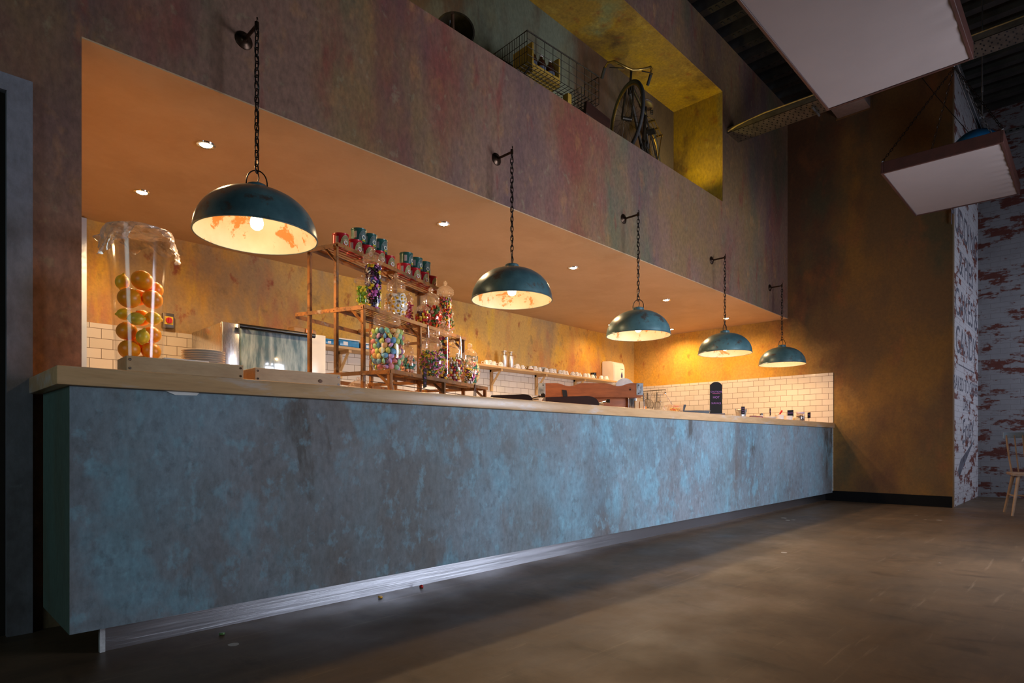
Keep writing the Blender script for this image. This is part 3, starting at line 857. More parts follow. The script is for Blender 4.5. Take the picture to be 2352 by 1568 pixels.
def proto(kind, colname, col, extra=None):
    key = (kind, colname)
    if key in PROTO: return PROTO[key]
    mm = plain(f'{colname}_{kind}', col, 0.42, 0, 0.05, 60)
    mats = [mm]
    m = MB()
    if kind == 'flying_saucer':
        m.lathe([(0, 0.010)] + [(0.0165 * math.sin(PI / 2 * i / 5), 0.010 * math.cos(PI / 2 * i / 5)) for i in range(1, 5)] + [(0.0165, 0.0008), (0.0185, 0.0008), (0.0185, -0.0008), (0.0165, -0.0008)] +
                [(0.0165 * math.sin(PI / 2 * i / 5), -0.010 * math.cos(PI / 2 * i / 5)) for i in range(4, 0, -1)] + [(0, -0.010)], 16)
    elif kind == 'fried_egg_sweet':
        mats = [mm, plain('egg_yolk_jelly', C(240, 180, 20), 0.3, 0, 0.05, 60)]
        n = 16
        m.lathe([(0, 0.004), (0.012, 0.004), (0.0165, 0.002), (0.017, -0.001), (0.015, -0.003), (0, -0.003)], n)
        for v in m.bm.verts:
            a = math.atan2(v.co.y, v.co.x); k = 1 + 0.16 * math.sin(2 * a + 0.4) + 0.1 * math.sin(3 * a)
            v.co.x *= k; v.co.y *= k * 1.15
        m.mi = 1; m.ell((0.001, 0.001, 0.0035), (0.0095, 0.0095, 0.0045), 12, 8)
    elif kind == 'liquorice_square':
        mats = [mm, plain('black_liquorice', C(22, 18, 20), 0.4, 0, 0.1, 60)]
        s = 0.0105
        m.mi = 0; m.bbox((-s, -s, 0.0035), (s, s, 0.0095), 0.001, 1); m.mi = 1; m.bbox((-s, -s, -0.0035), (s, s, 0.0035), 0.001, 1); m.mi = 0; m.bbox((-s, -s, -0.0095), (s, s, -0.0035), 0.001, 1)
    elif kind == 'liquorice_round':
        mats = [mm, plain('black_liquorice', C(22, 18, 20), 0.4, 0, 0.1, 60)]
        m.lathe([(0.004, 0.006), (0.010, 0.006), (0.0115, 0.004), (0.0115, -0.004), (0.010, -0.006), (0.004, -0.006)], 14, closed=True); m.mi = 1; m.lathe([(0, 0.0062), (0.004, 0.0062), (0.004, -0.0062), (0, -0.0062)], 10)
    elif kind == 'liquorice_twist':
        m.tube([(0, 0, -0.016), (0.001, 0, 0), (0, 0, 0.016)], 0.0065, 10)
    elif kind == 'rock_stick':
        m.tube([(0, 0, -0.014), (0.0015, 0, 0), (0, 0, 0.014)], 0.0048, 8)
    elif kind == 'gobstopper':
        m.ell((0, 0, 0), 0.0098, 12, 8)
    elif kind == 'jelly_bean':
        m.tube([(-0.008, 0, 0.0015), (-0.0055, 0, 0), (0, 0, -0.0012), (0.0055, 0, 0), (0.008, 0, 0.0015)], 0.0045, 8)
        m.ell((-0.0068, 0, 0.0006), 0.0048, 8, 6); m.ell((0.0068, 0, 0.0006), 0.0048, 8, 6)
    elif kind == 'wine_gum':
        m.lathe([(0, 0.004), (0.008, 0.004), (0.0105, 0.0035), (0.012, 0.0), (0.0112, -0.0045), (0, -0.0045)], 14)
    elif kind == 'jelly_drop':
        m.lathe([(0, 0.009), (0.006, 0.0075), (0.0105, 0.002), (0.0115, -0.004), (0.009, -0.007), (0, -0.007)], 12)
    elif kind == 'fizzy_bear':
        m.ell((0, 0, -0.004), (0.008, 0.006, 0.009), 10, 8); m.ell((0, 0, 0.008), (0.0055, 0.005, 0.0055), 10, 8)
        for sx in (-1, 1):
            m.ell((sx * 0.0045, 0, 0.0125), 0.0022, 6, 5); m.ell((sx * 0.0075, 0.003, 0.0), (0.003, 0.003, 0.0045), 6, 5); m.ell((sx * 0.0055, 0.003, -0.0115), (0.0035, 0.004, 0.003), 6, 5)
    elif kind == 'mixture_cube':
        m.bbox((-0.0068, -0.0068, -0.0068), (0.0068, 0.0068, 0.0068), 0.0018, 1)
    elif kind == 'striped_lace':
        m.tube([(0, 0, -0.02), (0.003, 0, 0), (0, 0, 0.02)], 0.0045, 8)
    o = m.build(kind, mats, None, 50)
    PROTO[key] = [o, False]
    return PROTO[key]


def put_sweet(kind, colname, col, loc, rot, label, group):
    pr = proto(kind, colname, col)
    if not pr[1]:
        o = pr[0]; pr[1] = True
    else:
        o = pr[0].copy(); COL.objects.link(o)
    o.location = loc; o.rotation_euler = rot
    tag(o, label, 'sweet', group)
    return o


def prof_at(prof, z):
    for (r0, z0), (r1, z1) in zip(prof, prof[1:]):
        if z0 <= z <= z1 and z1 > z0:
            return r0 + (r1 - r0) * (z - z0) / (z1 - z0)
    return 0


def jar(kind, loc, r, h, lab, sweet, colours, size, where, fill=0.97, spread=125, flat=None):
    """kind: ball / tall / wide; loc world; r, h overall incl. lid; sweet name; colours {name: colour}"""
    lidh = {'ball': 0.40, 'tall': 0.27, 'wide': 0.33}[kind] * h
    kn = 0.30 * lidh
    bh = h - lidh
    nk = {'ball': 0.60, 'tall': 0.86, 'wide': 0.62}[kind] * r
    body = []
    if kind == 'ball':
        cz = bh * 0.50
        for i in range(17):
            a = -PI / 2 * 0.80 + (PI / 2 * 0.80 + PI / 2 * 0.62) * i / 16
            body.append((r * math.cos(a), cz + bh * 0.52 * math.sin(a) / 1.0))
        z0 = body[0][1]; z1 = body[-1][1]
        body = [(q, 0.006 + (z - z0) / (z1 - z0) * (bh - 0.006)) for q, z in body]
        nk = body[-1][0]
    elif kind == 'tall':
        body = [(r * 0.80, 0.004), (r * 0.70, 0.012), (r * 0.80, 0.03), (r * 0.84, 0.045), (r * 0.84, bh * 0.94), (r * 0.86, bh)]
        nk = r * 0.86
    else:
        body = [(r * 0.62, 0.003), (r * 0.80, 0.018), (r * 0.94, 0.045), (r, 0.075), (r, bh * 0.86), (r * 0.95, bh * 0.94), (r * 0.78, bh * 0.99), (nk, bh)]
    t = thing('sweet_jar', lab, 'jar', loc, 0, 'glass sweet jars on the rack')
    m = MB(); m.lathe([(0, body[0][1])] + body + [(nk + 0.003, bh + 0.003), (nk, bh + 0.006)], 40)
    if kind == 'tall': m.lathe([(0, 0.003), (r * 0.9, 0.003), (r * 0.98, 0.0), (r * 0.98, 0.004), (r * 0.72, 0.014)], 40)
    elif kind == 'ball': m.lathe([(body[0][0], 0.006), (body[0][0] * 1.15, 0.0), (body[0][0], 0.0), (0, 0.001)], 40)
    m.build('jar_body', M['glass'], t, 60)
    R2 = {'ball': nk * 1.28, 'tall': r * 1.02, 'wide': nk * 1.22}[kind]
    dome = lidh - kn
    lp = [(nk * 0.96, bh + 0.004), (nk * 1.02, bh + dome * 0.06), (R2 * 0.97, bh + dome * 0.14), (R2, bh + dome * 0.24), (R2 * 0.95, bh + dome * 0.30), (R2, bh + dome * 0.38), (R2 * 0.94, bh + dome * 0.44), (R2 * 0.98, bh + dome * 0.52),
          (R2 * 0.86, bh + dome * 0.64), (R2 * 0.62, bh + dome * 0.84), (R2 * 0.34, bh + dome * 0.97), (R2 * 0.22, bh + dome)]
    m = MB(); m.lathe(lp, 40); lid = m.build('lid', M['lid_glass'], t, 60)
    kr = kn * 0.5
    m = MB(); m.lathe([(R2 * 0.20, bh + dome - 0.001), (kr * 0.55, bh + dome + kr * 0.25)] + [(kr * math.cos(a), bh + dome + kr * 1.05 + kr * math.sin(a)) for a in [(-0.35 + (0.5 + 0.35) * i / 10) * PI for i in range(11)]], 24)
    m.build('knob', M['lid_glass'], lid, 60)
    # sweets against the glass, on the side that faces the room
    face = math.atan2(-loc[1], -loc[0])
    top = bh * fill
    rows = []
    z = body[0][1] + size * 0.55
    n = 0
    names = list(colours)
    row = 0
    pick = rnd.random
    while z < top - size * 0.3:
        rr = prof_at(body, z) - size * 0.54 - 0.002
        if rr > size * 0.3:
            step = size * 0.98 / rr
            a = -R(spread) + (row % 2) * step * 0.5
            while a < R(spread):
                cn = names[int(pick() * len(names)) % len(names)]
                aa = face + a + rnd.uniform(-.12, .12) * step
                q = rr - abs(rnd.gauss(0, 0.10)) * size
                p = (loc[0] + q * math.cos(aa), loc[1] + q * math.sin(aa), loc[2] + z + rnd.uniform(-.1, .1) * size)
                if flat and pick() < flat:
                    e = Euler((0, R(90 + rnd.uniform(-28, 28)), aa + rnd.uniform(-.4, .4)))
                    e = (Matrix.Rotation(aa, 3, 'Z') @ Matrix.Rotation(R(90 + rnd.uniform(-30, 30)), 3, 'Y') @ Matrix.Rotation(rnd.uniform(0, 6), 3, 'Z')).to_euler()
                else:
                    e = Euler((rnd.uniform(0, 6.28), rnd.uniform(0, 6.28), rnd.uniform(0, 6.28)))
                k = sweet if isinstance(sweet, str) else sweet[int(pick() * len(sweet)) % len(sweet)]
                put_sweet(k, cn, colours[cn], p, e, f'{cn} {k.replace("_", " ")} {where}', f'{cn} {k.replace("_", " ")}s {where}')
                n += 1
                a += step
        z += size * 0.84
        row += 1
    # the mass of sweets further in, seen only through the gaps
    m = MB()
    mats = []
    for cn in names: mats.append(PROTO[next(k for k in PROTO if k[1] == cn and (k[0] == sweet or k[0] in sweet))][0].data.materials[0])
    z = body[0][1] + size * 0.6
    while z < top - size * 0.4:
        rr = prof_at(body, z) - size * 1.25
        if rr > size * 0.2:
            cnt = max(3, int(2 * PI * rr / (size * 0.9)))
            for i in range(cnt):
                a = 2 * PI * (i + rnd.random() * 0.4) / cnt
                m.mi = rnd.randrange(len(mats))
                m.ell((rr * math.cos(a), rr * math.sin(a), z), (size * 0.5, size * 0.5, size * 0.4), 8, 6)
        z += size * 0.8
    o = m.build('sweets', mats, None, 60, loc=loc)
    tag(o, f'inner heap of mixed sweets {where}', 'sweets'); o['kind'] = 'stuff'
    return n


PAST = {'pink': C(244, 156, 160), 'lilac': C(216, 172, 224), 'lime': C(208, 220, 120), 'pale orange': C(250, 192, 124), 'sky blue': C(120, 178, 216), 'yellow': C(242, 226, 150), 'mint': C(160, 216, 170)}
ALLS = {'white': C(232, 226, 220), 'yellow': C(240, 206, 40), 'pink': C(206, 100, 180), 'blue': C(84, 84, 150), 'black': C(24, 20, 22), 'plum': C(84, 40, 70)}
BEAN = {'red': C(206, 40, 34), 'orange': C(240, 120, 30), 'yellow': C(236, 200, 50), 'green': C(80, 140, 50), 'white': C(226, 214, 204), 'purple': C(70, 36, 60), 'pink': C(224, 120, 130)}
GUM = {'dark red': C(140, 26, 40), 'orange': C(226, 110, 30), 'green': C(70, 110, 50), 'dark': C(52, 26, 36), 'amber': C(230, 170, 50), 'rose': C(214, 96, 110)}
ROCK = {'pink': C(220, 130, 180), 'yellow': C(214, 200, 60), 'green': C(70, 120, 90)}
GOB = {'purple': C(110, 40, 80), 'green': C(96, 140, 90), 'white': C(216, 206, 190), 'orange': C(226, 110, 60), 'yellow': C(226, 200, 70), 'red': C(190, 60, 60)}
DOL = {'cream': C(236, 208, 170), 'pink': C(226, 140, 140), 'teal': C(70, 150, 130), 'pale yellow': C(236, 216, 140)}
zb = WT + ZB + 0.0035; zm = WT + ZM + 0.0035; zt = WT + ZT + 0.0035


def at_rack(lx, ly, z):
    x, y = rk(lx, ly); return (x, y, z)


jar('wide', at_rack(0.111, 0.10, zb), 0.103, 0.385, 'biggest jar, wide and full of pastel flying saucers, lowest shelf', 'flying_saucer', PAST, 0.034, 'in the biggest wide jar on the lowest rack shelf', flat=0.15)
jar('ball', at_rack(0.385, 0.145, zb), 0.054, 0.222, 'small round jar tucked behind the flying saucer jar on the lowest shelf', 'jelly_drop', {'teal': C(80, 140, 120), 'peach': C(236, 180, 150)}, 0.020, 'in the small round jar behind the flying saucers')
jar('ball', at_rack(0.492 + 0.035, 0.055, zb), 0.088, 0.298, 'round jar of pink, yellow and green chopped rock sticks on the lowest shelf', 'rock_stick', ROCK, 0.019, 'in the round rock jar on the lowest rack shelf')
jar('tall', at_rack(0.702, 0.075, zb), 0.053, 0.400, 'tall narrow jar of wine gums between rock and gobstopper jars', 'wine_gum', GUM, 0.022, 'in the tall narrow wine gum jar on the lowest shelf', flat=0.5)
jar('ball', at_rack(0.868, 0.10, zb), 0.080, 0.298, 'round jar of small multicoloured gobstopper balls on the lowest shelf', 'gobstopper', GOB, 0.0195, 'in the round gobstopper jar on the lowest rack shelf')
jar('ball', at_rack(1.005, 0.045, zb), 0.040, 0.190, 'smallest jar, with liquorice allsorts, near the far end of the lowest shelf', 'liquorice_square', {'white': ALLS['white'], 'pink': ALLS['pink'], 'yellow': ALLS['yellow']}, 0.020, 'in the smallest jar on the lowest rack shelf')
jar('ball', at_rack(1.115, 0.10, zb), 0.078, 0.310, 'round jar of tiny pale dolly mixture cubes at the far end of the lowest shelf', 'mixture_cube', DOL, 0.0165, 'in the round jar at the far end of the lowest shelf')
jar('tall', at_rack(0.078, 0.25, zm), 0.044, 0.190, 'small jar of green and yellow fizzy bears at the near end of the middle shelf', 'fizzy_bear', {'green': C(120, 160, 40), 'yellow': C(214, 200, 60)}, 0.023, 'in the small jar at the near end of the middle shelf')
jar('tall', at_rack(0.193, 0.26, zm), 0.061, 0.385, 'tall jar of black, white and yellow liquorice allsorts on the middle shelf', ['liquorice_square', 'liquorice_square', 'liquorice_round', 'liquorice_twist'], ALLS, 0.0225, 'in the tall allsorts jar on the middle rack shelf')
jar('ball', at_rack(0.457, 0.28, zm), 0.084, 0.297, 'round jar of white and yellow fried egg sweets on the middle shelf', 'fried_egg_sweet', {'white': C(240, 234, 222)}, 0.030, 'in the round fried egg jar on the middle rack shelf', flat=0.75)
jar('tall', at_rack(0.645, 0.31, zm), 0.030, 0.222, 'slim jar of pink sweets behind the fried egg jar', 'striped_lace', {'deep pink': C(190, 60, 90), 'pale pink': C(226, 150, 170)}, 0.017, 'in the slim jar behind the fried egg jar')
jar('ball', at_rack(0.700, 0.235, zm), 0.058, 0.165, 'small round jar of fruit jellies at the front of the middle shelf', 'jelly_drop', {'orange': C(220, 90, 30), 'dark purple': C(70, 34, 50), 'yellow': C(230, 190, 60), 'red': C(190, 40, 40)}, 0.021, 'in the small round jar at the front of the middle shelf')
jar('ball', at_rack(0.890, 0.29, zm), 0.086, 0.310, 'large round jar of gummy sweets on the middle shelf', 'wine_gum', {'orange': C(236, 140, 60), 'red': C(210, 50, 40), 'green': C(40, 120, 80), 'pale pink': C(232, 170, 160)}, 0.025, 'in the large round gummy jar on the middle shelf')
jar('tall', at_rack(1.056, 0.27, zm), 0.062, 0.392, 'tall jar of bright jelly beans towards the far end of the middle shelf', 'jelly_bean', BEAN, 0.0165, 'in the tall jelly bean jar on the middle shelf')
jar('tall', at_rack(1.168, 0.29, zm), 0.028, 0.225, 'slim jar of striped sour laces at the far end of the middle shelf', 'striped_lace', {'orange': C(220, 120, 90), 'green': C(110, 130, 70), 'white': C(220, 206, 196)}, 0.017, 'in the slim jar at the far end of the middle shelf')

# ------------------------------------------------------------------ syrup tins
TR, TH = 0.048, 0.094


def tin_root(label, loc, rz, body_mat, band_mat, words, rim_mat):
    t = thing('syrup_tin', label, 'tin', loc, rz, 'syrup tins on the top shelf')
    m = MB(); m.lathe([(0, 0.001), (TR - 0.002, 0.001), (TR, 0.003), (TR, 0.006), (TR - 0.0015, 0.007), (TR - 0.0015, TH - 0.010), (TR, TH - 0.009), (TR + 0.001, TH - 0.006), (TR, TH - 0.003)], 40)
    b = m.build('tin_body', body_mat, t, 40)
    m = MB(); m.lathe([(TR, TH - 0.004), (TR + 0.001, TH - 0.001), (TR - 0.002, TH), (TR - 0.006, TH - 0.002), (TR - 0.010, TH - 0.003), (0, TH - 0.003)], 40); m.build('tin_lid', rim_mat, t, 40)

    def wrap(polys, d, mat, name):
        mm = MB()
        for poly in polys:
            pts = [Vector(((TR + d) * math.cos(u / TR), (TR + d) * math.sin(u / TR), z)) for u, z in poly]
            vs_ = [mm.bm.verts.new(p) for p in pts]
            mm.bm.faces.new(vs_)
        return mm.build(name, mat, b, 0)
    # arched metallic band round an oval badge
    cx, cz = 0.0, 0.040
    quads = []
    for i in range(28):
        a0 = PI * i / 28; a1 = PI * (i + 1) / 28
        for r0, r1 in ((0.022, 0.030), (0.030, 0.038)):
            f = lambda r, a: (cx + r * math.cos(a) * 0.95, 0.016 + r * math.sin(a) * 1.75)
            quads.append([f(r0, a0), f(r1, a0), f(r1, a1), f(r0, a1)])
    wrap(quads, 0.0003, band_mat, 'label_band')
    ov = []
    for i in range(28):
        a0 = 2 * PI * i / 28; a1 = 2 * PI * (i + 1) / 28
        g = lambda r, a: (r * math.cos(a), 0.037 + r * math.sin(a))
        for r0, r1 in ((0.009, 0.014),):
            ov.append([g(r0, a0), g(r1, a0), g(r1, a1), g(r0, a1)])
    wrap(ov, 0.0005, M['china'], 'label_badge')
    cen = [[(-0.006, 0.034), (0, 0.032), (0.006, 0.034), (0.006, 0.041), (0, 0.044), (-0.006, 0.041)]]
    wrap(cen, 0.0006, band_mat, 'badge_centre')
    wrap([[(x0, 0.012), (x0 + 0.006, 0.012), (x0 + 0.006, 0.022), (x0, 0.022)] for x0 in (-0.012, -0.006, 0, 0.006)], 0.0006, M['tin_yellow'], 'label_strip')
    wrap([[(-0.066 + 0.004 * i, 0.030), (-0.062 + 0.004 * i, 0.030), (-0.062 + 0.004 * i, 0.072), (-0.066 + 0.004 * i, 0.072)] for i in range(5)], 0.0004, M['label_grey'], 'barcode_panel')
    # lettering along the arch
    f = bpy.data.curves.new('lettering', 'FONT'); f.body = words; f.size = 0.0135; f.align_x = 'CENTER'
    fo = bpy.data.objects.new('lettering_source', f); COL.objects.link(fo)
    bpy.context.view_layer.update()
    me = bpy.data.meshes.new_from_object(fo.evaluated_get(bpy.context.evaluated_depsgraph_get()))
    bpy.data.objects.remove(fo)
    xs = [v.co.x for v in me.vertices]; half = max(max(xs), -min(xs))
    for v in me.vertices:
        a = PI / 2 - v.co.x / half * 1.25
        r = 0.0255 + v.co.y
        u = r * math.cos(a) * 0.95; z = 0.016 + r * math.sin(a) * 1.75
        v.co = ((TR + 0.0007) * math.cos(u / TR), (TR + 0.0007) * math.sin(u / TR), z)
    me.materials.append(M['label_ink'])
    lo = bpy.data.objects.new('lettering', me); COL.objects.link(lo); lo.parent = b
    return t


M['tin_red'] = plain('glossy_red_tin_print', C(186, 30, 44), 0.28, 0.1, 0.1, 20)
M['tin_green'] = plain('glossy_green_tin_print', C(44, 96, 88), 0.28, 0.1, 0.15, 20)
M['tin_gold'] = plain('grey_gold_tin_print', C(198, 184, 130), 0.3, 0.3, 0.2, 60)
M['tin_teal'] = plain('grey_teal_tin_print', C(120, 146, 144), 0.3, 0.3, 0.2, 60)
M['tin_yellow'] = plain('yellow_tin_print', C(206, 190, 60), 0.3, 0.3, 0.1, 60)
M['label_grey'] = plain('pale_barcode_panel', C(170, 160, 160), 0.5, 0, 0.3, 400)
M['label_ink'] = plain('dark_label_ink', C(66, 58, 40), 0.5)


def dup_tree(t, loc, rz, label):
    r = t.copy(); COL.objects.link(r); r.location = loc; r.rotation_euler = (0, 0, rz); r['label'] = label
    for ch in list(t.children):
        c = ch.copy(); COL.objects.link(c); c.parent = r
        for g in list(ch.children):
            d = g.copy(); COL.objects.link(d); d.parent = c
    return r


redt = grnt = None
FA = R(-80)
REDS = [(0.136, 'red syrup tin alone at the near end of the top shelf'), (0.262, 'red syrup tin second from the near end, under the first green tin'), (0.378, 'red syrup tin third from the near end, behind the allsorts jar knob'),
        (0.500, 'red syrup tin mostly hidden behind the tall allsorts jar lid'), (0.613, 'last red syrup tin of the near group'), (0.799, 'first red syrup tin of the far group'), (0.925, 'second red syrup tin of the far group'),
        (1.040, 'third red syrup tin of the far group'), (1.150, 'red syrup tin at the far end of the top shelf')]
for lx, lab in REDS:
    x, y = rk(lx, 0.455)
    if redt is None: redt = tin_root(lab, (x, y, zt), FA, M['tin_red'], M['tin_gold'], "LYLE'S GOLDEN SYRUP", M['tin_red'])
    else: dup_tree(redt, (x, y, zt), FA + rnd.uniform(-.12, .12), lab)
GRNS = [(0.330, 'green treacle tin nearest the big pendant, stacked on red tins'), (0.440, 'green treacle tin in the middle of the near stacked group'), (0.553, 'green treacle tin last of the near stacked group'),
        (0.858, 'first green treacle tin of the far stacked group'), (0.985, 'middle green treacle tin of the far stacked group'), (1.095, 'green treacle tin nearest the far end of the top shelf')]
for lx, lab in GRNS:
    x, y = rk(lx, 0.475)
    if grnt is None: grnt = tin_root(lab, (x, y, zt + TH + 0.001), FA, M['tin_green'], M['tin_teal'], "LYLE'S BLACK TREACLE", M['tin_green'])
    else: dup_tree(grnt, (x, y, zt + TH + 0.001), FA + rnd.uniform(-.25, .35), lab)

# small signs and tongs hanging on the rack
x, y = rk(0.335, -0.012)
t = thing('hanging_price_tag', 'long dark purple price tag hanging from the lowest rack shelf', 'tag', (x, y, zb - 0.085), RA)
m = MB(); m.prism([(-0.017, 0.0), (0.019, 0.012), (0.019, 0.125), (-0.014, 0.118)], -0.001, 0.001, 'y'); m.build('tag_card', M['blackboard'], t, 0)
for i, wds in enumerate(('Sour', 'Mix', '£1')): text('chalk_lettering', wds, 0.015, M['chalk_mauve'], t, (0.002, -0.0016, 0.095 - i * 0.032), (R(90), R(4), 0), 0.0003)
m = MB(); m.tube([(0.0, 0, 0.005), (0.001, 0, -0.045)], 0.0012, 5); m.build('tag_string', M['tin_yellow'], t)


def tongs(loc, rz, lab, mat):
    t = thing('sweet_tongs', lab, 'tongs', loc, rz)
    m = MB()
    for s in (-1, 1):
        m.tube([(0, 0, 0.0), (s * 0.010, 0, -0.03), (s * 0.016, 0, -0.11), (s * 0.020, 0.004, -0.15)], 0.0042, 6)
    m.tube([(-0.004, 0, 0.0), (0, 0, 0.008), (0.004, 0, 0.0)], 0.004, 6)
    m.build('tong_arms', mat, t)


x, y = rk(0.66, 0.172); tongs((x, y, zm - 0.012), RA, 'steel tongs hanging below the middle rack shelf', M['chrome'])
x, y = rk(1.10, 0.172); tongs((x, y, zm - 0.012), RA, 'small steel tongs hanging near the far end of the middle shelf', M['chrome'])
x, y = rk(0.985, -0.01); tongs((x, y, zb - 0.01), RA, 'rusty brown tongs hanging from the lowest rack shelf', M['rack_dark'])

# ------------------------------------------------------------------ crates, plates and the vase of fruit
def crate(name, lab, x0, x1, y0, depth, h, rz, mat):
    t = thing(name, lab, 'crate', (x0, y0, WT), rz)
    w = x1 - x0; th = 0.018
    m = MB(); m.bbox((0, 0, 0), (w, th, h), 0.0015, 1); m.build('front_board', mat, t, 30)
    m = MB(); m.bbox((0, depth - th, 0), (w, depth, h), 0.0015, 1); m.build('rear_board', mat, t, 30)
    for xx in (0, w - th):
        m = MB(); m.bbox((xx, th, 0), (xx + th, depth - th, h), 0.0015, 1); m.build('side_board', mat, t, 30)
    m = MB(); m.box((th, th, 0.002), (w - th, depth - th, 0.012)); m.build('base_board', mat, t, 0)
    for xx, zz in ((0.012, h - 0.014), (w - 0.012, h - 0.014), (w - 0.012, 0.012), (0.012, 0.012)):
        m = MB(); Mx = Matrix.Translation((xx, -0.0005, zz)) @ Matrix.Rotation(R(90), 4, 'X')
        m.lathe([(0, 0.0006), (0.0018, 0.0006), (0.0022, 0.0014), (0.0048, 0.0014), (0.0052, 0)], 14, Mx); m.build('screw', M['chrome'], t)
    return t


crate('wooden_crate', 'shallow pale wooden crate with steel screws, below the vase of oranges', 0.632, 1.067, 2.675, 0.165, 0.060, R(-2.5), M['pine'])
crate('wooden_crate', 'shallow knotty pine crate between the plate crate and the sweet rack', 1.135, 1.553, 2.70, 0.17, 0.061, R(-1.5), M['pine'])
m = MB(); m.ell((0, 0, 0), (0.012, 0.0015, 0.009), 14, 8)
k = m.build('knot', plain('pine_knot', C(110, 72, 44), 0.6), bpy.data.objects['wooden_crate.001'], 40, loc=(0.31, 0.0, 0.022))

plate_prof = [(0, 0.004), (0.055, 0.004), (0.062, 0.007), (0.090, 0.012), (0.092, 0.0105), (0.064, 0.004), (0.055, 0.0), (0, 0.0)]
LAB = ['top', 'second', 'third', 'fourth']
p0 = None
for i in range(14):
    loc = (1.012, 2.972, WT + 0.0005 + 0.0103 * (13 - i))
    if p0 is None:
        m = MB(); m.lathe(plate_prof, 48); p0 = m.build('white_plate', M['china'], None, 40); o = p0
    else:
        o = p0.copy(); COL.objects.link(o)
    o.location = loc
    tag(o, f'white plate, {LAB[i]} of the stack behind the shallow crate' if i < 4 else 'white plate low in the stack behind the shallow crate', 'plate', 'plates behind the shallow crate')
m = MB(); m.bbox((-0.085, -0.075, 0), (0.085, 0.075, 0.006), 0.002); tag(m.build('napkin_stack', M['paper'], None, 30, loc=(0.85, 2.757, WT + 0.0605)), 'flat pile of paper napkins on the crate before the vase', 'napkins')

VX, VY = 0.748, 2.96
vz = WT + 0.002
VH = 0.625
rv = lambda z: 0.086 + (0.125 - 0.086) * min(1, max(0, z / VH)) ** 1.25
vase = thing('tall_vase', 'tall clear tapered vase filled with oranges and lemons on the counter', 'vase', (VX, VY, WT))
m = MB()
m.lathe([(0, 0.004), (0.086, 0.004)] + [(rv(VH * i / 20), 0.004 + VH * i / 20) for i in range(21)] + [(rv(VH) - 0.004, VH + 0.005)] + [(rv(VH * i / 20) - 0.004, 0.012 + VH * i / 20) for i in range(19, -1, -1)] + [(0, 0.012)], 56)
m.build('vase_wall', M['vase_glass'], vase, 60)
# cling film over the mouth, hanging in torn folds
m = MB()
bmf = m.bm
rings = []
segs = 96
for j in range(15):
    ring = []
    for i in range(segs):
        a = 2 * PI * i / segs
        if j < 4:
            r = rv(VH) * (0.25 + 0.25 * j) * 1.006; z = VH + 0.008 + 0.0015 * math.sin(5 * a + j) - 0.010 * (1 - j / 3) * 0.4
        else:
            k = (j - 3) / 11
            drop = 0.055 + 0.045 * math.sin(a * 2.0 + 0.6) + 0.035 * math.sin(a * 3 + 2.2) + 0.018 * math.sin(a * 7 + 1)
            drop = max(0.02, drop)
            z = VH + 0.008 - drop * k
            r = rv(z) + 0.003 + 0.012 * k + 0.010 * k * math.sin(a * 13 + j * 0.7) + 0.007 * k * math.sin(a * 29 + j) + 0.022 * k * max(0, math.sin(a * 2 + 0.6))
        ring.append(bmf.verts.new((r * math.cos(a), r * math.sin(a), z)))
    rings.append(ring)
c0 = bmf.verts.new((0, 0, VH + 0.004))
for i in range(segs):
    bmf.faces.new((c0, rings[0][i], rings[0][(i + 1) % segs]))
for A, B in zip(rings, rings[1:]):
    for i in range(segs):
        j = (i + 1) % segs
        bmf.faces.new((A[i], A[j], B[j], B[i]))
tag(m.build('cling_film', M['film'], None, 60, loc=(VX, VY, WT), rot=(0, 0, R(-20))), 'crumpled cling film stretched over the mouth of the tall vase', 'film')


def fruit(kind, loc, rot, r, lab):
    t = bpy.data.objects.new(kind, None)
    m = MB()
    if kind == 'orange':
        m.ell((0, 0, 0), (r, r, r * 0.94), 28, 18); mt = M['orange_skin']
    else:
        n = 16
        m.lathe([(0, -r * 1.28), (r * 0.14, -r * 1.24), (r * 0.22, -r * 1.1)] + [(r * 0.92 * math.cos(a), r * 1.08 * math.sin(a)) for a in [(-0.40 + 0.8 * i / n) * PI for i in range(n + 1)]] + [(r * 0.24, r * 1.1), (r * 0.16, r * 1.26), (0, r * 1.32)], 24)
        mt = M['lemon_skin'] if kind == 'lemon' else M['lime_skin']
    bpy.data.objects.remove(t)
    nm = 'orange' if kind == 'orange' else 'lemon'
    o = m.build(nm, mt, None, 60, loc=loc, rot=rot)
    tag(o, lab, nm, 'oranges in the tall vase' if nm == 'orange' else 'lemons in the tall vase')
    m = MB(); top = r * (0.94 if kind == 'orange' else 1.30)
    m.lathe([(0, top + 0.0015), (0.003, top + 0.001), (0.0035, top - 0.002)], 10); m.build('stalk_end', M['stalk'], o)
    return o


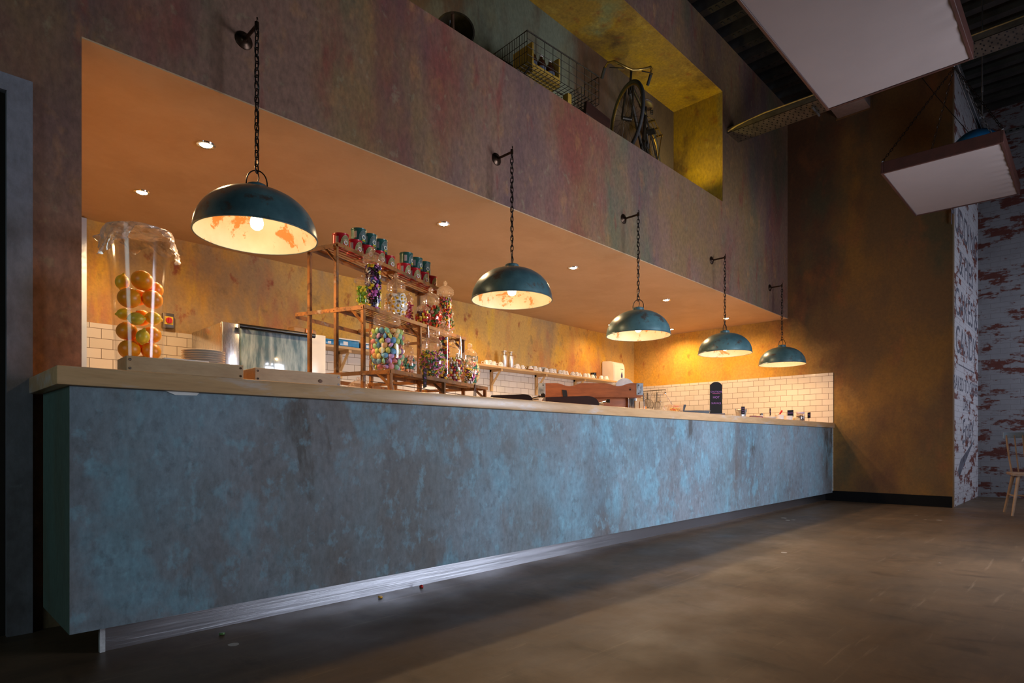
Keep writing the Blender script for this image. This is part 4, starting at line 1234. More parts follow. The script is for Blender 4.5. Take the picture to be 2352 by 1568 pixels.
# each fruit sits against the vase wall: (kind, sideways across the view, toward the viewer, height above the counter, radius, label)
vdir = Vector((-VX, -VY, 0)).normalized(); vrt = Vector((-vdir.y, vdir.x, 0))
FR = [('orange', -0.004, 0.035, 0.405, 0.043, 'topmost orange in the tall vase, above the pile'),
      ('lemon', -0.068, 0.022, 0.392, 0.034, 'yellow lemon at the top of the pile, against the vase side'),
      ('orange', 0.058, -0.01, 0.372, 0.036, 'orange peeping out behind the upper pair in the vase'),
      ('orange', -0.037, 0.052, 0.328, 0.044, 'large orange right below the topmost lemon in the vase'),
      ('orange', 0.052, 0.042, 0.332, 0.041, 'orange below the peeping one, in the second row of the vase'),
      ('lemon', -0.060, 0.040, 0.262, 0.032, 'small yellow lemon beside the green one in the vase'),
      ('green lemon', -0.010, 0.066, 0.254, 0.034, 'greenish lemon lying across the middle of the vase'),
      ('lemon', 0.044, 0.050, 0.262, 0.034, 'pale lemon in the middle row of the vase, behind the glare'),
      ('orange', -0.044, 0.044, 0.190, 0.040, 'orange just under the small yellow lemon in the vase'),
      ('green lemon', 0.014, 0.062, 0.185, 0.033, 'upright greenish lemon under the lying one in the vase'),
      ('orange', 0.056, 0.026, 0.200, 0.037, 'orange against the vase wall, below the pale lemon'),
      ('orange', -0.032, 0.044, 0.112, 0.042, 'large orange in the second row from the bottom of the vase'),
      ('orange', 0.046, 0.036, 0.117, 0.039, 'orange with a dark stalk end near the bottom of the vase'),
      ('lemon', -0.054, 0.020, 0.052, 0.031, 'lemon at the bottom corner of the vase, above the crate'),
      ('orange', 0.004, 0.036, 0.046, 0.042, 'lowest orange in the vase, half hidden by the crate'),
      ('lemon', 0.054, 0.010, 0.050, 0.030, 'lemon at the bottom of the vase on the side of the oven')]
FR += [('orange', 0.0, -0.05, 0.36, 0.036, 'orange at the back of the tall vase, behind the topmost one'), ('orange', 0.01, -0.045, 0.27, 0.036, 'orange at the back of the vase, behind the greenish lemons'), ('orange', -0.01, -0.045, 0.15, 0.036, 'orange at the back of the vase, near its bottom')]
fp = [[vrt * sx + vdir * fy + Vector((0, 0, z)), r * (1.0 if kd == 'orange' else 1.10)] for kd, sx, fy, z, r, lab in FR]
for it in range(300):
    for i in range(len(fp)):
        for j in range(i):
            d = fp[i][0] - fp[j][0]; gap = (fp[i][1] + fp[j][1]) * 1.0 - d.length
            if gap > 0:
                d.normalize(); fp[i][0] += d * gap * 0.5; fp[j][0] -= d * gap * 0.5
    for p in fp:
        p[0].z = max(p[0].z, p[1] + 0.013)
        lim = rv(p[0].z - p[1] * 0.5) - p[1] - 0.008
        q = Vector((p[0].x, p[0].y, 0))
        if q.length > lim:
            q = q.normalized() * lim; p[0].x, p[0].y = q.x, q.y
for (kd, sx, fy, z, r, lab), (p, rr) in zip(FR, fp):
    rot = (rnd.uniform(-.5, .5), rnd.uniform(-.5, .5), rnd.uniform(0, 6)) if kd == 'orange' else (rnd.uniform(1.2, 1.9), 0, math.atan2(vrt.y, vrt.x) + PI / 2 + rnd.uniform(-.5, .5))
    if 'upright' in lab or 'top of the pile' in lab: rot = (0.2, 0.1, 0)
    fruit(kd, (VX + p.x, VY + p.y, WT + p.z), rot, r if kd == 'orange' else r * 0.86, lab)

# ------------------------------------------------------------------ oven and the back wall
ov = thing('countertop_oven', 'stainless oven with wide glass door and black handle on the back counter', 'oven', (1.857, 5.047, 0.90))
m = MB(); m.bbox((0, 0.03, 0.30), (0.906, 0.70, 0.872), 0.006); m.build('body', M['steel'], ov, 30)
m = MB(); m.bbox((0.02, 0.06, 0.0), (0.886, 0.68, 0.298), 0.006); m.build('lower_cabinet', M['steel'], ov, 30)
m = MB(); m.bbox((0, 0, 0.30), (0.14, 0.03, 0.872), 0.004); m.build('front_pillar', M['steel'], ov, 30)
m = MB(); m.bbox((0.745, 0, 0.30), (0.906, 0.03, 0.872), 0.004); m.build('control_panel', M['white_gloss'], ov, 30)  # white reflection on the steel given as the panel's own colour
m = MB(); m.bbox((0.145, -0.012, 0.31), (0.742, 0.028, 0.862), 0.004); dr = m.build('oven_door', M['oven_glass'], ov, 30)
m = MB(); m.tube([(0.115, -0.045, 0.848), (0.775, -0.045, 0.848)], 0.020, 16); m.box((0.15, -0.045, 0.83), (0.18, -0.01, 0.86)); m.box((0.72, -0.045, 0.83), (0.75, -0.01, 0.86)); m.build('door_handle', M['black_plastic'], dr, 30)
for i in range(5):
    m = MB(); m.tube([(0.20, 0.0305 + 0.0, 0.40 + i * 0.07), (0.70, 0.0305, 0.40 + i * 0.07)], 0.0012, 5); m.build('rack_rail', M['chrome'], ov)
m = MB(); m.bbox((0, 0, 0), (0.42, 0.30, 0.016), 0.006); tag(m.build('baking_tray', M['black_plastic'], None, 30, loc=(1.98, 5.12, 1.7725)), 'thin dark baking tray lying on top of the steel oven', 'tray')
bg = thing('paper_bag', 'brown bag in clear wrap with an orange sticker on the oven top', 'bag', (2.66, 5.30, 1.7725), R(10))
m = MB(); m.bbox((-0.12, -0.05, 0), (0.13, 0.06, 0.085), 0.02, 3)
for v in m.bm.verts: v.co += Vector((rnd.uniform(-1, 1), rnd.uniform(-1, 1), rnd.uniform(-.6, .6))) * 0.006
m.build('bag_body', M['cardboard'], bg, 50)
m = MB(); m.box((0.0, -0.060, 0.035), (0.075, -0.057, 0.080)); sk_ = m.build('sticker', plain('orange_sticker', C(240, 140, 50), 0.5), bg, 0)
m = MB(); m.box((0.010, -0.0605, 0.045), (0.065, -0.0598, 0.066)); m.build('sticker_panel', M['paper'], sk_, 0)

sh = thing('wall_shelf', 'long pale wooden shelf on triangular brackets along the back wall', 'shelf', (2.75, 5.62, 1.776))
SX1 = 8.587 - 2.75
m = MB(); m.bbox((0, 0, 0), (SX1, 0.236, 0.026), 0.002, 1); m.build('shelf_board', M['shelf_wood'], sh, 30)
for bx in (3.35, 4.45, 5.60, 6.50, 7.40, 8.25):
    m = MB(); x = bx - 2.75
    m.box((x, 0.205, -0.285), (x + 0.035, 0.236, 0)); m.box((x, 0.02, -0.03), (x + 0.035, 0.236, 0))
    m.tube([(x + 0.0175, 0.06, -0.028), (x + 0.0175, 0.21, -0.20)], 0.018, 4)
    m.build('bracket', M['shelf_wood'], sh, 0)
SZ = 1.776 + 0.0265

cup_prof = [(0, 0.060), (0.019, 0.060), (0.021, 0.064), (0.024, 0.064), (0.026, 0.056), (0.034, 0.040), (0.040, 0.018), (0.044, 0.0), (0.0415, 0.0), (0.037, 0.018), (0.031, 0.038), (0.0, 0.052)]
CUPS = {}


def cup(x, y, rz, s, lab, band=None, group='upside-down cups on the back shelf'):
    t = None
    if band not in CUPS:
        t = thing('teacup', lab, 'cup', (x, y, SZ), rz, group)
        m = MB(); m.lathe(cup_prof, 28); b = m.build('cup_body', M['china'], t, 60)
        m = MB(); m.tube([(0.036, 0, 0.045), (0.055, 0, 0.046), (0.064, 0, 0.034), (0.058, 0, 0.020), (0.042, 0, 0.014)], 0.0042, 8); m.build('cup_handle', M['china'], t)
        m = MB()
        if band:
            m.lathe([(0.0405, 0.018), (0.0450, 0.002), (0.0455, 0.001)] if band != 'green' else [(0.0428, 0.010), (0.0452, 0.001)], 28)
            m.build('painted_band', plain(f'{band}_cup_glaze', {'brown': C(140, 60, 34), 'green': C(126, 170, 70)}[band], 0.25), b, 60)
        else:
            for i in range(5):
                a = i * 1.26
                Mx = Matrix.Rotation(a, 4, 'Z') @ Matrix.Translation((0.0395, 0, 0.024)) @ Matrix.Rotation(R(75), 4, 'Y')
                m.lathe([(0, 0.0012), (0.006, 0.0008), (0.007, 0)], 8, Mx)
            m.build('painted_flowers', plain('faded_flower_glaze', C(170, 160, 150), 0.3, 0, 0.5, 90), b, 60)
        CUPS[band] = t
    else:
        t = dup(CUPS[band], (x, y, SZ), (0, 0, rz), lab, group)
    t.scale = (s, s, s)
    return t


xs_ = [5.366, 5.452, 5.545, 5.63, 5.970, 6.092, 6.216, 6.334, 6.445, 6.549, 6.683, 6.771, 6.860, 6.961, 7.053, 7.157, 7.273, 7.370, 7.457, 7.557, 7.703, 7.877, 8.042, 8.20]
for i, x in enumerate(xs_):
    band = None; g = 'upside-down cups on the back shelf'
    lab = 'white teacup with faded flowers upside down in the long cup row'
    if i == 6: band = 'brown'; lab = 'upside-down teacup with a brown patterned band on the back shelf'
    if i == 22: band = 'green'; lab = 'teacup with a green rim band, last in the row by the towel dispenser'
    if i == 23: continue
    if i < 4: lab = 'white teacup standing between the sweet rack and the metal bottles'; g = 'cups beside the metal bottles'
    cup(x, 5.70 + 0.02 * ((i * 7) % 3 - 1), 2.6 + (i * 1.7) % 6.2, 0.98 + 0.06 * ((i * 5) % 3), lab, band, g)
s0 = None
sp = [(0, 0.004), (0.03, 0.003), (0.07, 0.016), (0.072, 0.014), (0.032, 0.0), (0, 0.0)]
for gi, (x, where) in enumerate(((6.36, 'behind the brown banded cup'), (6.56, 'in the middle of the shelf, behind the cups'), (6.79, 'nearest the towel dispenser, behind the cups'))):
    for i in range(7):
        loc = (x, 5.775, SZ + 0.001 + 0.0105 * i)
        if s0 is None:
            m = MB(); m.lathe(sp, 40); s0 = m.build('saucer', M['china'], None, 40); o = s0
        else: o = s0.copy(); COL.objects.link(o)
        o.location = loc
        tag(o, (f'topmost saucer of the stack {where}' if i == 6 else f'saucer inside the stack {where}'), 'saucer', f'saucers stacked {where}')
for x, lab, red in ((5.717, 'metal bottle with a white neck tag and red print on the back shelf', True), (5.845, 'plain metal bottle next to the tagged one on the back shelf', False)):
    t = thing('metal_bottle', lab, 'bottle', (x, 5.70, SZ), R(215), 'metal bottles on the back shelf')
    m = MB(); m.lathe([(0, 0), (0.036, 0), (0.039, 0.004), (0.039, 0.155), (0.034, 0.172), (0.022, 0.182), (0.019, 0.190), (0.019, 0.200)], 32); m.build('bottle_body', M['alu'], t, 50)
    m = MB(); m.lathe([(0.019, 0.198), (0.034, 0.214), (0.040, 0.218), (0.040, 0.221), (0.0, 0.221)], 32); m.build('bottle_top', M['alu'], t, 40)
    if red:
        m = MB()
        for zz in (0.028, 0.052):
            m.prism([(0.0, 0), (0.012, 0), (0.014, 0.008), (0.010, 0.018), (0.0, 0.018), (0.004, 0.010)], -0.0402, -0.0392, 'y')
            for v in m.bm.verts[-12:] if False else []: pass
        m.build('red_print', M['red'], t, 0, loc=(0.0, 0, 0.03))
        m = MB(); m.prism([(-0.028, -0.045), (0.018, -0.05), (0.02, -0.01), (0.0, 0.008), (-0.02, -0.004)], -0.046, -0.044, 'y'); m.build('neck_tag', M['paper'], t, 0, loc=(-0.012, 0.006, 0.185))

# things at the near end of the shelf
t = thing('cake_tin', 'low grey round tin on the near end of the back shelf', 'tin', (2.98, 5.72, SZ))
m = MB(); m.lathe([(0, 0), (0.09, 0), (0.09, 0.058), (0, 0.058)], 32); m.build('tin_base', M['tin_grey'], t, 40)
m = MB(); m.lathe([(0.093, 0.045), (0.093, 0.066), (0.088, 0.068), (0, 0.068)], 32); m.build('tin_lid', M['tin_grey'], t, 40)
for x, w, lab, hh in ((3.16, 0.16, 'small rounded blue tub beside the grey tin on the back shelf', 0.06), (3.36, 0.24, 'blue tub with white lid in the middle of the shelf group', 0.085), (3.64, 0.26, 'long blue tub seen behind the rack post', 0.07)):
    t = thing('plastic_tub', lab, 'tub', (x, 5.70, SZ), 0, 'blue tubs on the back shelf')
    m = MB(); m.bbox((-w / 2, -0.06, 0), (w / 2, 0.06, hh - 0.014), 0.012, 3); m.build('tub_body', M['blue_tub'], t, 40)
    m = MB(); m.bbox((-w / 2 - 0.004, -0.064, hh - 0.014), (w / 2 + 0.004, 0.064, hh), 0.005, 2); m.build('tub_lid', M['white_gloss'] if hh > 0.065 else M['blue_tub'], t, 40)
    m = MB(); m.box((-w * 0.3, -0.0612, hh * 0.18), (-w * 0.08, -0.0600, hh * 0.62)); m.build('tub_label', M['paper'], t, 0)
for x, lab in ((4.93, 'dark green tin standing on the back shelf behind the rack end'), (5.06, 'second dark green tin on the back shelf beside the rack end'), (5.18, 'dark green tin on the back shelf nearest the teacups')):
    dup_tree(grnt, (x, 5.70, SZ), FA, lab)['group'] = 'tins on the back shelf'

tw = thing('towel_dispenser', 'white rounded paper towel dispenser with a blue drop on the back wall', 'dispenser', (8.30, 5.858, 1.73))
m = MB()
out = [(0, 0), (-0.16, 0.0), (-0.22, 0.03), (-0.245, 0.10), (-0.245, 0.30), (-0.225, 0.37), (-0.17, 0.395), (0, 0.405)]
t_ = bmesh.new()
A = [t_.verts.new((-0.155, y, z)) for y, z in out]; B = [t_.verts.new((0.155, y, z)) for y, z in out]
t_.faces.new(A); t_.faces.new(B[::-1])
for i in range(len(out)):
    j = (i + 1) % len(out); t_.faces.new((A[i], B[i], B[j], A[j]))
bmesh.ops.bevel(t_, geom=t_.edges[:], offset=0.012, segments=3, affect='EDGES')
m.add(t_); m.build('housing', M['white_gloss'], tw, 40)
m = MB(); drop = [(0.030 * math.sin(a) * math.sin(a / 2) ** 1.1, 0.052 * math.cos(a)) for a in [2 * PI * i / 20 for i in range(20)]]
m.prism(drop, -0.2475, -0.2435, 'y'); m.build('blue_drop', plain('dark_blue_window', C(40, 44, 110), 0.15), tw, 0, loc=(0.06, 0, 0.18))
m = MB(); m.box((0.02, -0.247, 0.27), (0.10, -0.244, 0.276)); m.build('logo_mark', M['tin_grey'], tw, 0)
t = thing('coffee_jug', 'dark small coffee pot on the shelf against the towel dispenser', 'jug', (7.80, 5.76, SZ))
m = MB(); m.lathe([(0, 0), (0.04, 0), (0.043, 0.01), (0.036, 0.10), (0.04, 0.11), (0, 0.112)], 24); m.build('pot_body', M['black_plastic'], t, 40)
m = MB(); m.box((-0.075, -0.008, 0.085), (-0.03, 0.008, 0.105)); m.box((-0.08, -0.008, 0.02), (-0.066, 0.008, 0.105)); m.build('pot_handle', M['black_plastic'], t, 0)

sw = thing('isolator_switch', 'grey wall isolator with red and yellow rotary switch behind the vase', 'switch', (1.695, YB, 1.80))
m = MB(); m.bbox((-0.045, -0.05, 0), (0.045, 0, 0.13), 0.006); m.build('switch_box', M['tin_grey'], sw, 30)
m = MB(); Mx = Matrix.Translation((0, -0.05, 0.065)) @ Matrix.Rotation(R(90), 4, 'X')
m.box((-0.034, -0.054, 0.03), (0.034, -0.050, 0.10)); m.build('yellow_plate', M['yellow'], sw, 0)
m = MB(); m.lathe([(0.026, 0.004), (0.026, 0.018), (0, 0.018)], 24, Mx); m.box((-0.006, -0.078, 0.042), (0.006, -0.066, 0.088)); m.build('red_knob', M['red'], sw, 30)

# hanging utensils on the end wall
hr = thing('utensil_rail', 'thin steel rail with hooks on the tiled end wall', 'rail', (XE - 0.013, 5.47, 1.69))
m = MB(); m.tube([(-0.035, -0.24, 0), (-0.035, 0.22, 0)], 0.006, 8)
for yy in (-0.23, 0.21): m.tube([(0, yy, 0), (-0.035, yy, 0)], 0.006, 8)
for yy in (-0.17, -0.08, 0.0, 0.09, 0.17): m.tube([(-0.035, yy, 0.006), (-0.045, yy, 0.0), (-0.035, yy, -0.02), (-0.047, yy, -0.028)], 0.0028, 6)
m.build('rail_bar', M['dull_steel'], hr)


def whisk(y, L, wdt, lab):
    t = thing('wire_whisk', lab, 'whisk', (XE - 0.06, y, 1.655), 0, 'whisks hanging on the end wall')
    m = MB()
    for k in range(5):
        Mx = Matrix.Rotation(PI * k / 5, 3, 'Z')
        pts = [(wdt * math.sin(PI * i / 14) ** 0.8 * (1 if True else 0), 0, -L * 0.42 - L * 0.58 * (1 - math.cos(PI * i / 28))) for i in range(15)]
        loop = [Vector((wdt * math.sin(a) * (0.55 + 0.45 * (1 - math.cos(a / 2))), 0, -L * 0.40 - L * 0.30 * (1 - math.cos(a)))) for a in [2 * PI * i / 24 for i in range(24)]]
        m.tube([Mx @ p for p in loop], 0.0017, 5, closed=True)
    m.build('whisk_wires', M['dull_steel'], t)
    m = MB(); m.tube([(0, 0, 0), (0, 0, -L * 0.42)], 0.009, 10); m.build('whisk_handle', M['dull_steel'], t)


whisk(5.64, 0.33, 0.050, 'large wire whisk hanging nearest the kitchen corner')
whisk(5.56, 0.26, 0.040, 'small wire whisk hanging second from the kitchen corner')
whisk(5.38, 0.38, 0.055, 'wire whisk hanging above the jug, nearest the ladle')
t = thing('round_sieve', 'round wire sieve hanging low on the tiled end wall', 'sieve', (XE - 0.16, 5.50, 1.43), 0, rot=(R(20), R(8), 0))
m = MB(); Mx = Matrix.Rotation(R(-90), 4, 'Y'); m.lathe([(0.115, -0.008), (0.118, 0.0), (0.115, 0.008), (0.112, 0)], 40, Mx, closed=True); m.build('sieve_rim', M['dull_steel'], t)
m = MB()
for i in range(-5, 6):
    h_ = math.sqrt(max(0, 0.113 ** 2 - (i * 0.02) ** 2))
    if h_ > 0.01:
        m.tube([(0.03 * (1 - (abs(k) / 4) ** 2) * (h_ / 0.113), i * 0.02, h_ * k / 4) for k in range(-4, 5)], 0.0012, 4)
        m.tube([(0.03 * (1 - (abs(k) / 4) ** 2) * (h_ / 0.113), h_ * k / 4, i * 0.02) for k in range(-4, 5)], 0.0012, 4)
m.build('sieve_mesh', M['dull_steel'], t)
m = MB(); m.tube([(0, 0, 0.115), (-0.005, 0, 0.20), (-0.005, 0, 0.235)], 0.006, 8); m.build('sieve_handle', M['steel'], t)
for y, z, lab in ((5.60, 1.56, 'steel measuring spoon hanging beside the sieve'), (5.33, 1.50, 'steel measuring spoon hanging between sieve and ladle')):
    t = thing('measuring_spoon', lab, 'spoon', (XE - 0.04, y, z), 0, 'measuring spoons on the end wall')
    m = MB(); m.ell((0, 0, 0), (0.012, 0.022, 0.022), 14, 10); m.build('spoon_bowl', M['chrome'], t); m = MB(); m.tube([(0, 0, 0.02), (0, 0, 0.12)], 0.0035, 6); m.build('spoon_stem', M['chrome'], t)

# ------------------------------------------------------------------ coffee machine and counter things
VA = R(-45.83)      # turned to face the room across the counter corner
cm = thing('coffee_machine', 'coffee machine clad in reddish wood with a scalloped back board', 'coffee machine', (4.15, 3.10, WT), VA)
m = MB()
top_ = []
def dip(x, c, w, d):
    k = max(0.0, 1 - abs(x - c) / w); return -d * (0.5 - 0.5 * math.cos(PI * k))
for i in range(61):
    x = -0.445 + 0.89 * i / 60
    top_.append((x, 0.232 + dip(x, -0.18, 0.115, 0.026) + dip(x, 0.235, 0.115, 0.026)))
m.prism([(0.445, 0.120), (-0.445, 0.120)] + top_, 0.0, 0.035, 'y'); m.build('back_board', M['machine_wood'], cm, 30)
for x0, x1 in ((-0.446, -0.385), (0.388, 0.446)):
    m = MB(); m.bbox((x0, -0.004, 0.128), (x1, 0.037, 0.232), 0.002, 1); pl = m.build('corner_plate', M['galv'], cm, 30)
    for zz in (0.145, 0.215):
        m = MB(); m.ell(((x0 + x1) / 2 + (0.012 if x0 < 0 else -0.008), -0.005, zz), 0.005, 10, 8); m.build('bolt', M['iron'], pl)
m = MB(); m.box((-0.44, 0.002, 0.110), (0.43, 0.05, 0.122)); m.build('lower_batten', M['machine_wood'], cm, 0)
m = MB(); m.bbox((-0.40, 0.05, 0), (0.33, 0.42, 0.110), 0.004); m.build('body', M['machine_wood'], cm, 30)
m = MB(); m.bbox((0.335, 0.02, 0), (0.395, 0.06, 0.110), 0.003); m.build('steel_post', M['steel'], cm, 30)
m = MB(); m.bbox((-0.34, 0.06, 0.112), (0.36, 0.38, 0.20), 0.01); m.build('cup_warmer', M['steel'], cm, 30)
m = MB(); m.prism([(-0.245, 0.175), (-0.205, 0.170), (-0.195, 0.108), (-0.235, 0.108)], -0.006, -0.002, 'y'); m.build('dark_strip', M['blackboard'], cm, 0)
m = MB(); m.box((0.325, -0.003, 0.188), (0.345, -0.0005, 0.191)); m.box((0.33, -0.003, 0.170), (0.342, -0.0005, 0.182)); m.build('burnt_stamp', M['iron'], cm, 0)
for dx, lab in ((0.46, 'small wooden block standing beside the coffee machine post'), (0.500, 'second small wooden block beside the grey board')):
    t = thing('wooden_block', lab, 'block', (4.15 + 0.697 * dx - 0.03, 3.10 - 0.717 * dx + 0.06, WT), VA)
    m = MB(); m.bbox((-0.016, -0.01, 0), (0.016, 0.03, 0.085 if dx < 0.48 else 0.078), 0.002, 1); m.build('block_body', M['pine'], t, 30)


def paddle(loc, w, h, lab):
    t = thing('serving_box', lab, 'box', loc, VA + R(4), 'dark wooden serving boxes')
    out = [(0, 0), (w, 0)]
    rr = h * 0.96
    for i in range(9):
        a = PI / 2 * i / 8
        out.append((w - rr * 1.5 + rr * 1.5 * math.cos(a) ** 0.8, 0.004 + rr * math.sin(a)))
    out.append((0, h * 0.86))
    m = MB(); m.prism(out, 0, 0.16, 'y'); m.build('box_body', M['dark_wood'], t, 30)
    m = MB(); m.tube([(w - 0.02, 0.05, 0.010), (w + 0.07, 0.03, 0.034)], 0.007, 8); m.tube([(w - 0.02, 0.09, 0.006), (w + 0.05, 0.08, 0.014)], 0.006, 8)
    m.bbox((w + 0.055, 0.015, 0.022), (w + 0.085, 0.045, 0.048), 0.003, 1); m.build('chrome_handle', M['chrome'], t, 30)
    return t


def wpt(px_x, y): return (px_x, y, WT)


paddle((2.73, 2.84, WT), 0.27, 0.040, 'dark wooden serving box with chrome handle at the far foot of the rack')
paddle((3.36, 2.92, WT), 0.40, 0.070, 'larger dark wooden serving box with chrome handle before the coffee machine')


def board(x, y, z0, w, h, rz, mat, lab, name='chalkboard_sign', block=None, lean=0.0):
    t = thing(name, lab, 'sign', (x, y, z0), rz)
    out = [(-w / 2, 0), (w / 2, 0), (w / 2, h - w * 0.20)]
    for i in range(11):
        a = R(28 + (152 - 28) * i / 10)
        out.append((w * 0.566 * math.cos(a), h - w * 0.566 + w * 0.566 * math.sin(a)))
    out.append((-w / 2, h - w * 0.20))
    m = MB(); m.prism(out, 0, 0.012, 'y'); o = m.build('board', mat, t, 0, rot=(lean, 0, 0))
    if block:
        m = MB(); m.prism([(-block / 2, -0.004), (block / 2, -0.004), (block / 2 - 0.012, 0.036), (-block / 2 + 0.012, 0.036)], -0.03, 0.05, 'y'); m.build('wooden_foot', M['frame_wood'], t, 0)
    return t


cs = board(6.183, 2.95, WT + 0.004, 0.130, 0.375, VA, M['blackboard'], 'tall rounded blackboard sign reading CAUTION HOT SURFACE in a wooden foot', block=0.19)
for wds, z, s_ in (('CAUTION!', 0.268, 0.0255), ('HOT', 0.208, 0.034), ('SURFACE', 0.145, 0.0255)):
    text('chalk_lettering', wds, s_, M['chalk_mauve'], cs, (0, -0.0012, z), (R(90), 0, 0), 0.0006)
m = MB(); m.box((-0.040, -0.0015, 0.246), (0.045, -0.0005, 0.250)); m.build('chalk_underline', M['chalk_pink'], cs, 0)
gs = board(5.06, 3.36, WT, 0.172, 0.365, VA, M['greyboard'], 'rounded dusty grey board with faint pink chalk beside the coffee machine', lean=R(-3))
for wds, dx, z, s_ in (('Coffee', 0.045, 0.255, 0.022), ('2', 0.045, 0.225, 0.022), ('Tea', 0.05, 0.170, 0.020)):
    text('chalk_lettering', wds, s_, M['chalk_pink'], gs, (dx, -0.011 * z / 0.2 * 0 - 0.0015 + z * math.tan(R(3)), z), (R(90), 0, 0), 0.0006)
t = thing('drinks_cup', 'clear plastic cup holding orange drink beside the grey board', 'cup', (5.16, 3.22, WT))
m = MB(); m.lathe([(0, 0), (0.036, 0), (0.044, 0.19), (0.047, 0.195)], 24); m.build('cup_wall', M['glass'], t, 50)
m = MB(); m.lathe([(0, 0.004), (0.034, 0.004), (0.037, 0.08), (0, 0.08)], 24); m.build('orange_drink', plain('orange_drink', C(240, 140, 60), 0.3), t, 40)
m = MB(); m.tube([(-0.02, -0.03, 0.02), (-0.05, -0.04, 0.19)], 0.003, 6); m.build('straw', M['black_plastic'], t)

jg = thing('measuring_jug', 'glass measuring jug with red print and fruit pieces on the counter', 'jug', (5.40, 3.00, WT), VA)
m = MB(); m.lathe([(0, 0.003), (0.068, 0.003), (0.072, 0.01), (0.080, 0.098), (0.084, 0.104)], 36); m.build('jug_wall', M['lid_glass'], jg, 60)
m = MB(); m.tube([(-0.076, 0, 0.09), (-0.108, 0, 0.085), (-0.112, 0, 0.04), (-0.098, 0, 0.01)], 0.008, 8); m.build('jug_handle', M['lid_glass'], jg)
m = MB()
for i in range(46):
    a = rnd.uniform(0, 6.28); q = 0.058 * math.sqrt(rnd.random())
    m.ell((q * math.cos(a), q * math.sin(a), rnd.uniform(0.016, 0.062)), (0.013, 0.011, 0.010), 8, 6)
o = m.build('fruit_pieces', M['food'], None, 50, loc=(5.40, 3.00, WT)); tag(o, 'chopped fruit heaped inside the glass measuring jug', 'fruit'); o['kind'] = 'stuff'
text('printed_lettering', 'PYREX', 0.020, M['red'], jg, (-0.01, -0.0815, 0.078), (R(90), 0, 0), 0.0006)
m = MB(); m.box((-0.05, -0.081, 0.045), (-0.02, -0.079, 0.049)); m.box((-0.05, -0.079, 0.030), (-0.03, -0.077, 0.034)); m.build('measure_marks', M['red'], jg, 0)
t = thing('serving_ladle', 'steel ladle leaning out of the glass measuring jug', 'ladle', (5.39, 3.0, WT), VA)
m = MB(); m.tube([(0.0, 0, 0.06), (-0.075, 0, 0.175), (-0.095, 0, 0.205)], 0.004, 8); m.build('ladle_stem', M['steel'], t)
m = MB(); m.ell((-0.098, 0, 0.210), (0.014, 0.010, 0.012), 12, 8); m.build('ladle_hook', M['chrome'], t)

pn = thing('griddle_pan', 'long black griddle pan with raised handle before the caution sign', 'pan', (5.80, 3.00, WT), VA)
m = MB(); m.prism([(-0.155, 0.052), (0.155, 0.052), (0.145, 0.004), (-0.145, 0.004)], 0, 0.22, 'y'); m.build('pan_body', plain('black_cast_iron', C(26, 28, 32), 0.35, 0.2), pn, 0)
m = MB(); m.box((-0.16, -0.004, 0.052), (0.16, 0.0, 0.058)); m.box((-0.16, 0.22, 0.052), (0.16, 0.224, 0.058)); m.box((-0.164, -0.004, 0.052), (-0.16, 0.224, 0.058)); m.box((0.16, -0.004, 0.052), (0.164, 0.224, 0.058)); m.build('pan_rim', M['black_plastic'], pn, 0)
m = MB(); m.prism([(-0.098, 0.054), (-0.082, 0.054), (-0.060, 0.118), (-0.064, 0.126), (-0.080, 0.126), (-0.086, 0.118)], 0.10, 0.112, 'y'); m.build('pan_handle', M['black_plastic'], pn, 0)

bk = thing('small_bucket', 'small galvanised bucket with a black price tag on the counter', 'bucket', (6.60, 2.86, WT), VA)
m = MB(); m.lathe([(0, 0.002), (0.046, 0.002), (0.060, 0.088), (0.063, 0.090), (0.060, 0.093), (0.057, 0.088), (0.043, 0.006), (0, 0.006)], 32); m.build('bucket_body', M['galv'], bk, 40)
for sx in (-1, 1):
    m = MB(); m.ell((sx * 0.060, 0, 0.096), (0.006, 0.006, 0.010), 8, 6); m.build('bucket_lug', M['galv'], bk)
m = MB(); m.tube([(0.062 * math.cos(a), 0.062 * math.sin(a) * -0.95, 0.088 - 0.035 * math.sin(a)) for a in [PI * i / 14 for i in range(15)]], 0.002, 6); m.build('bucket_handle', M['galv'], bk)
m = MB(); m.box((-0.022, -0.067, 0.038), (0.018, -0.064, 0.124)); tg = m.build('price_tag', M['blackboard'], bk, 0)
for i, wds in enumerate(('Ginger', 'Bread', '1.50')): text('chalk_lettering', wds, 0.012, M['chalk_mauve'], bk, (-0.002, -0.0675, 0.106 - i * 0.024), (R(90), 0, 0), 0.0003)


def ramekin(x, lab, fill=None):
    t = thing('white_ramekin', lab, 'bowl', (x, 2.80, WT), 0)
    m = MB(); m.lathe([(0, 0), (0.044, 0), (0.050, 0.062), (0.052, 0.064), (0.047, 0.064), (0.042, 0.012), (0, 0.012)], 28); m.build('bowl_body', M['china'], t, 40)
    if fill:
        m = MB(); m.lathe([(0, 0.052), (0.0455, 0.050), (0.042, 0.030), (0, 0.03)], 20); m.build('bowl_filling', fill, t, 40)
    return t


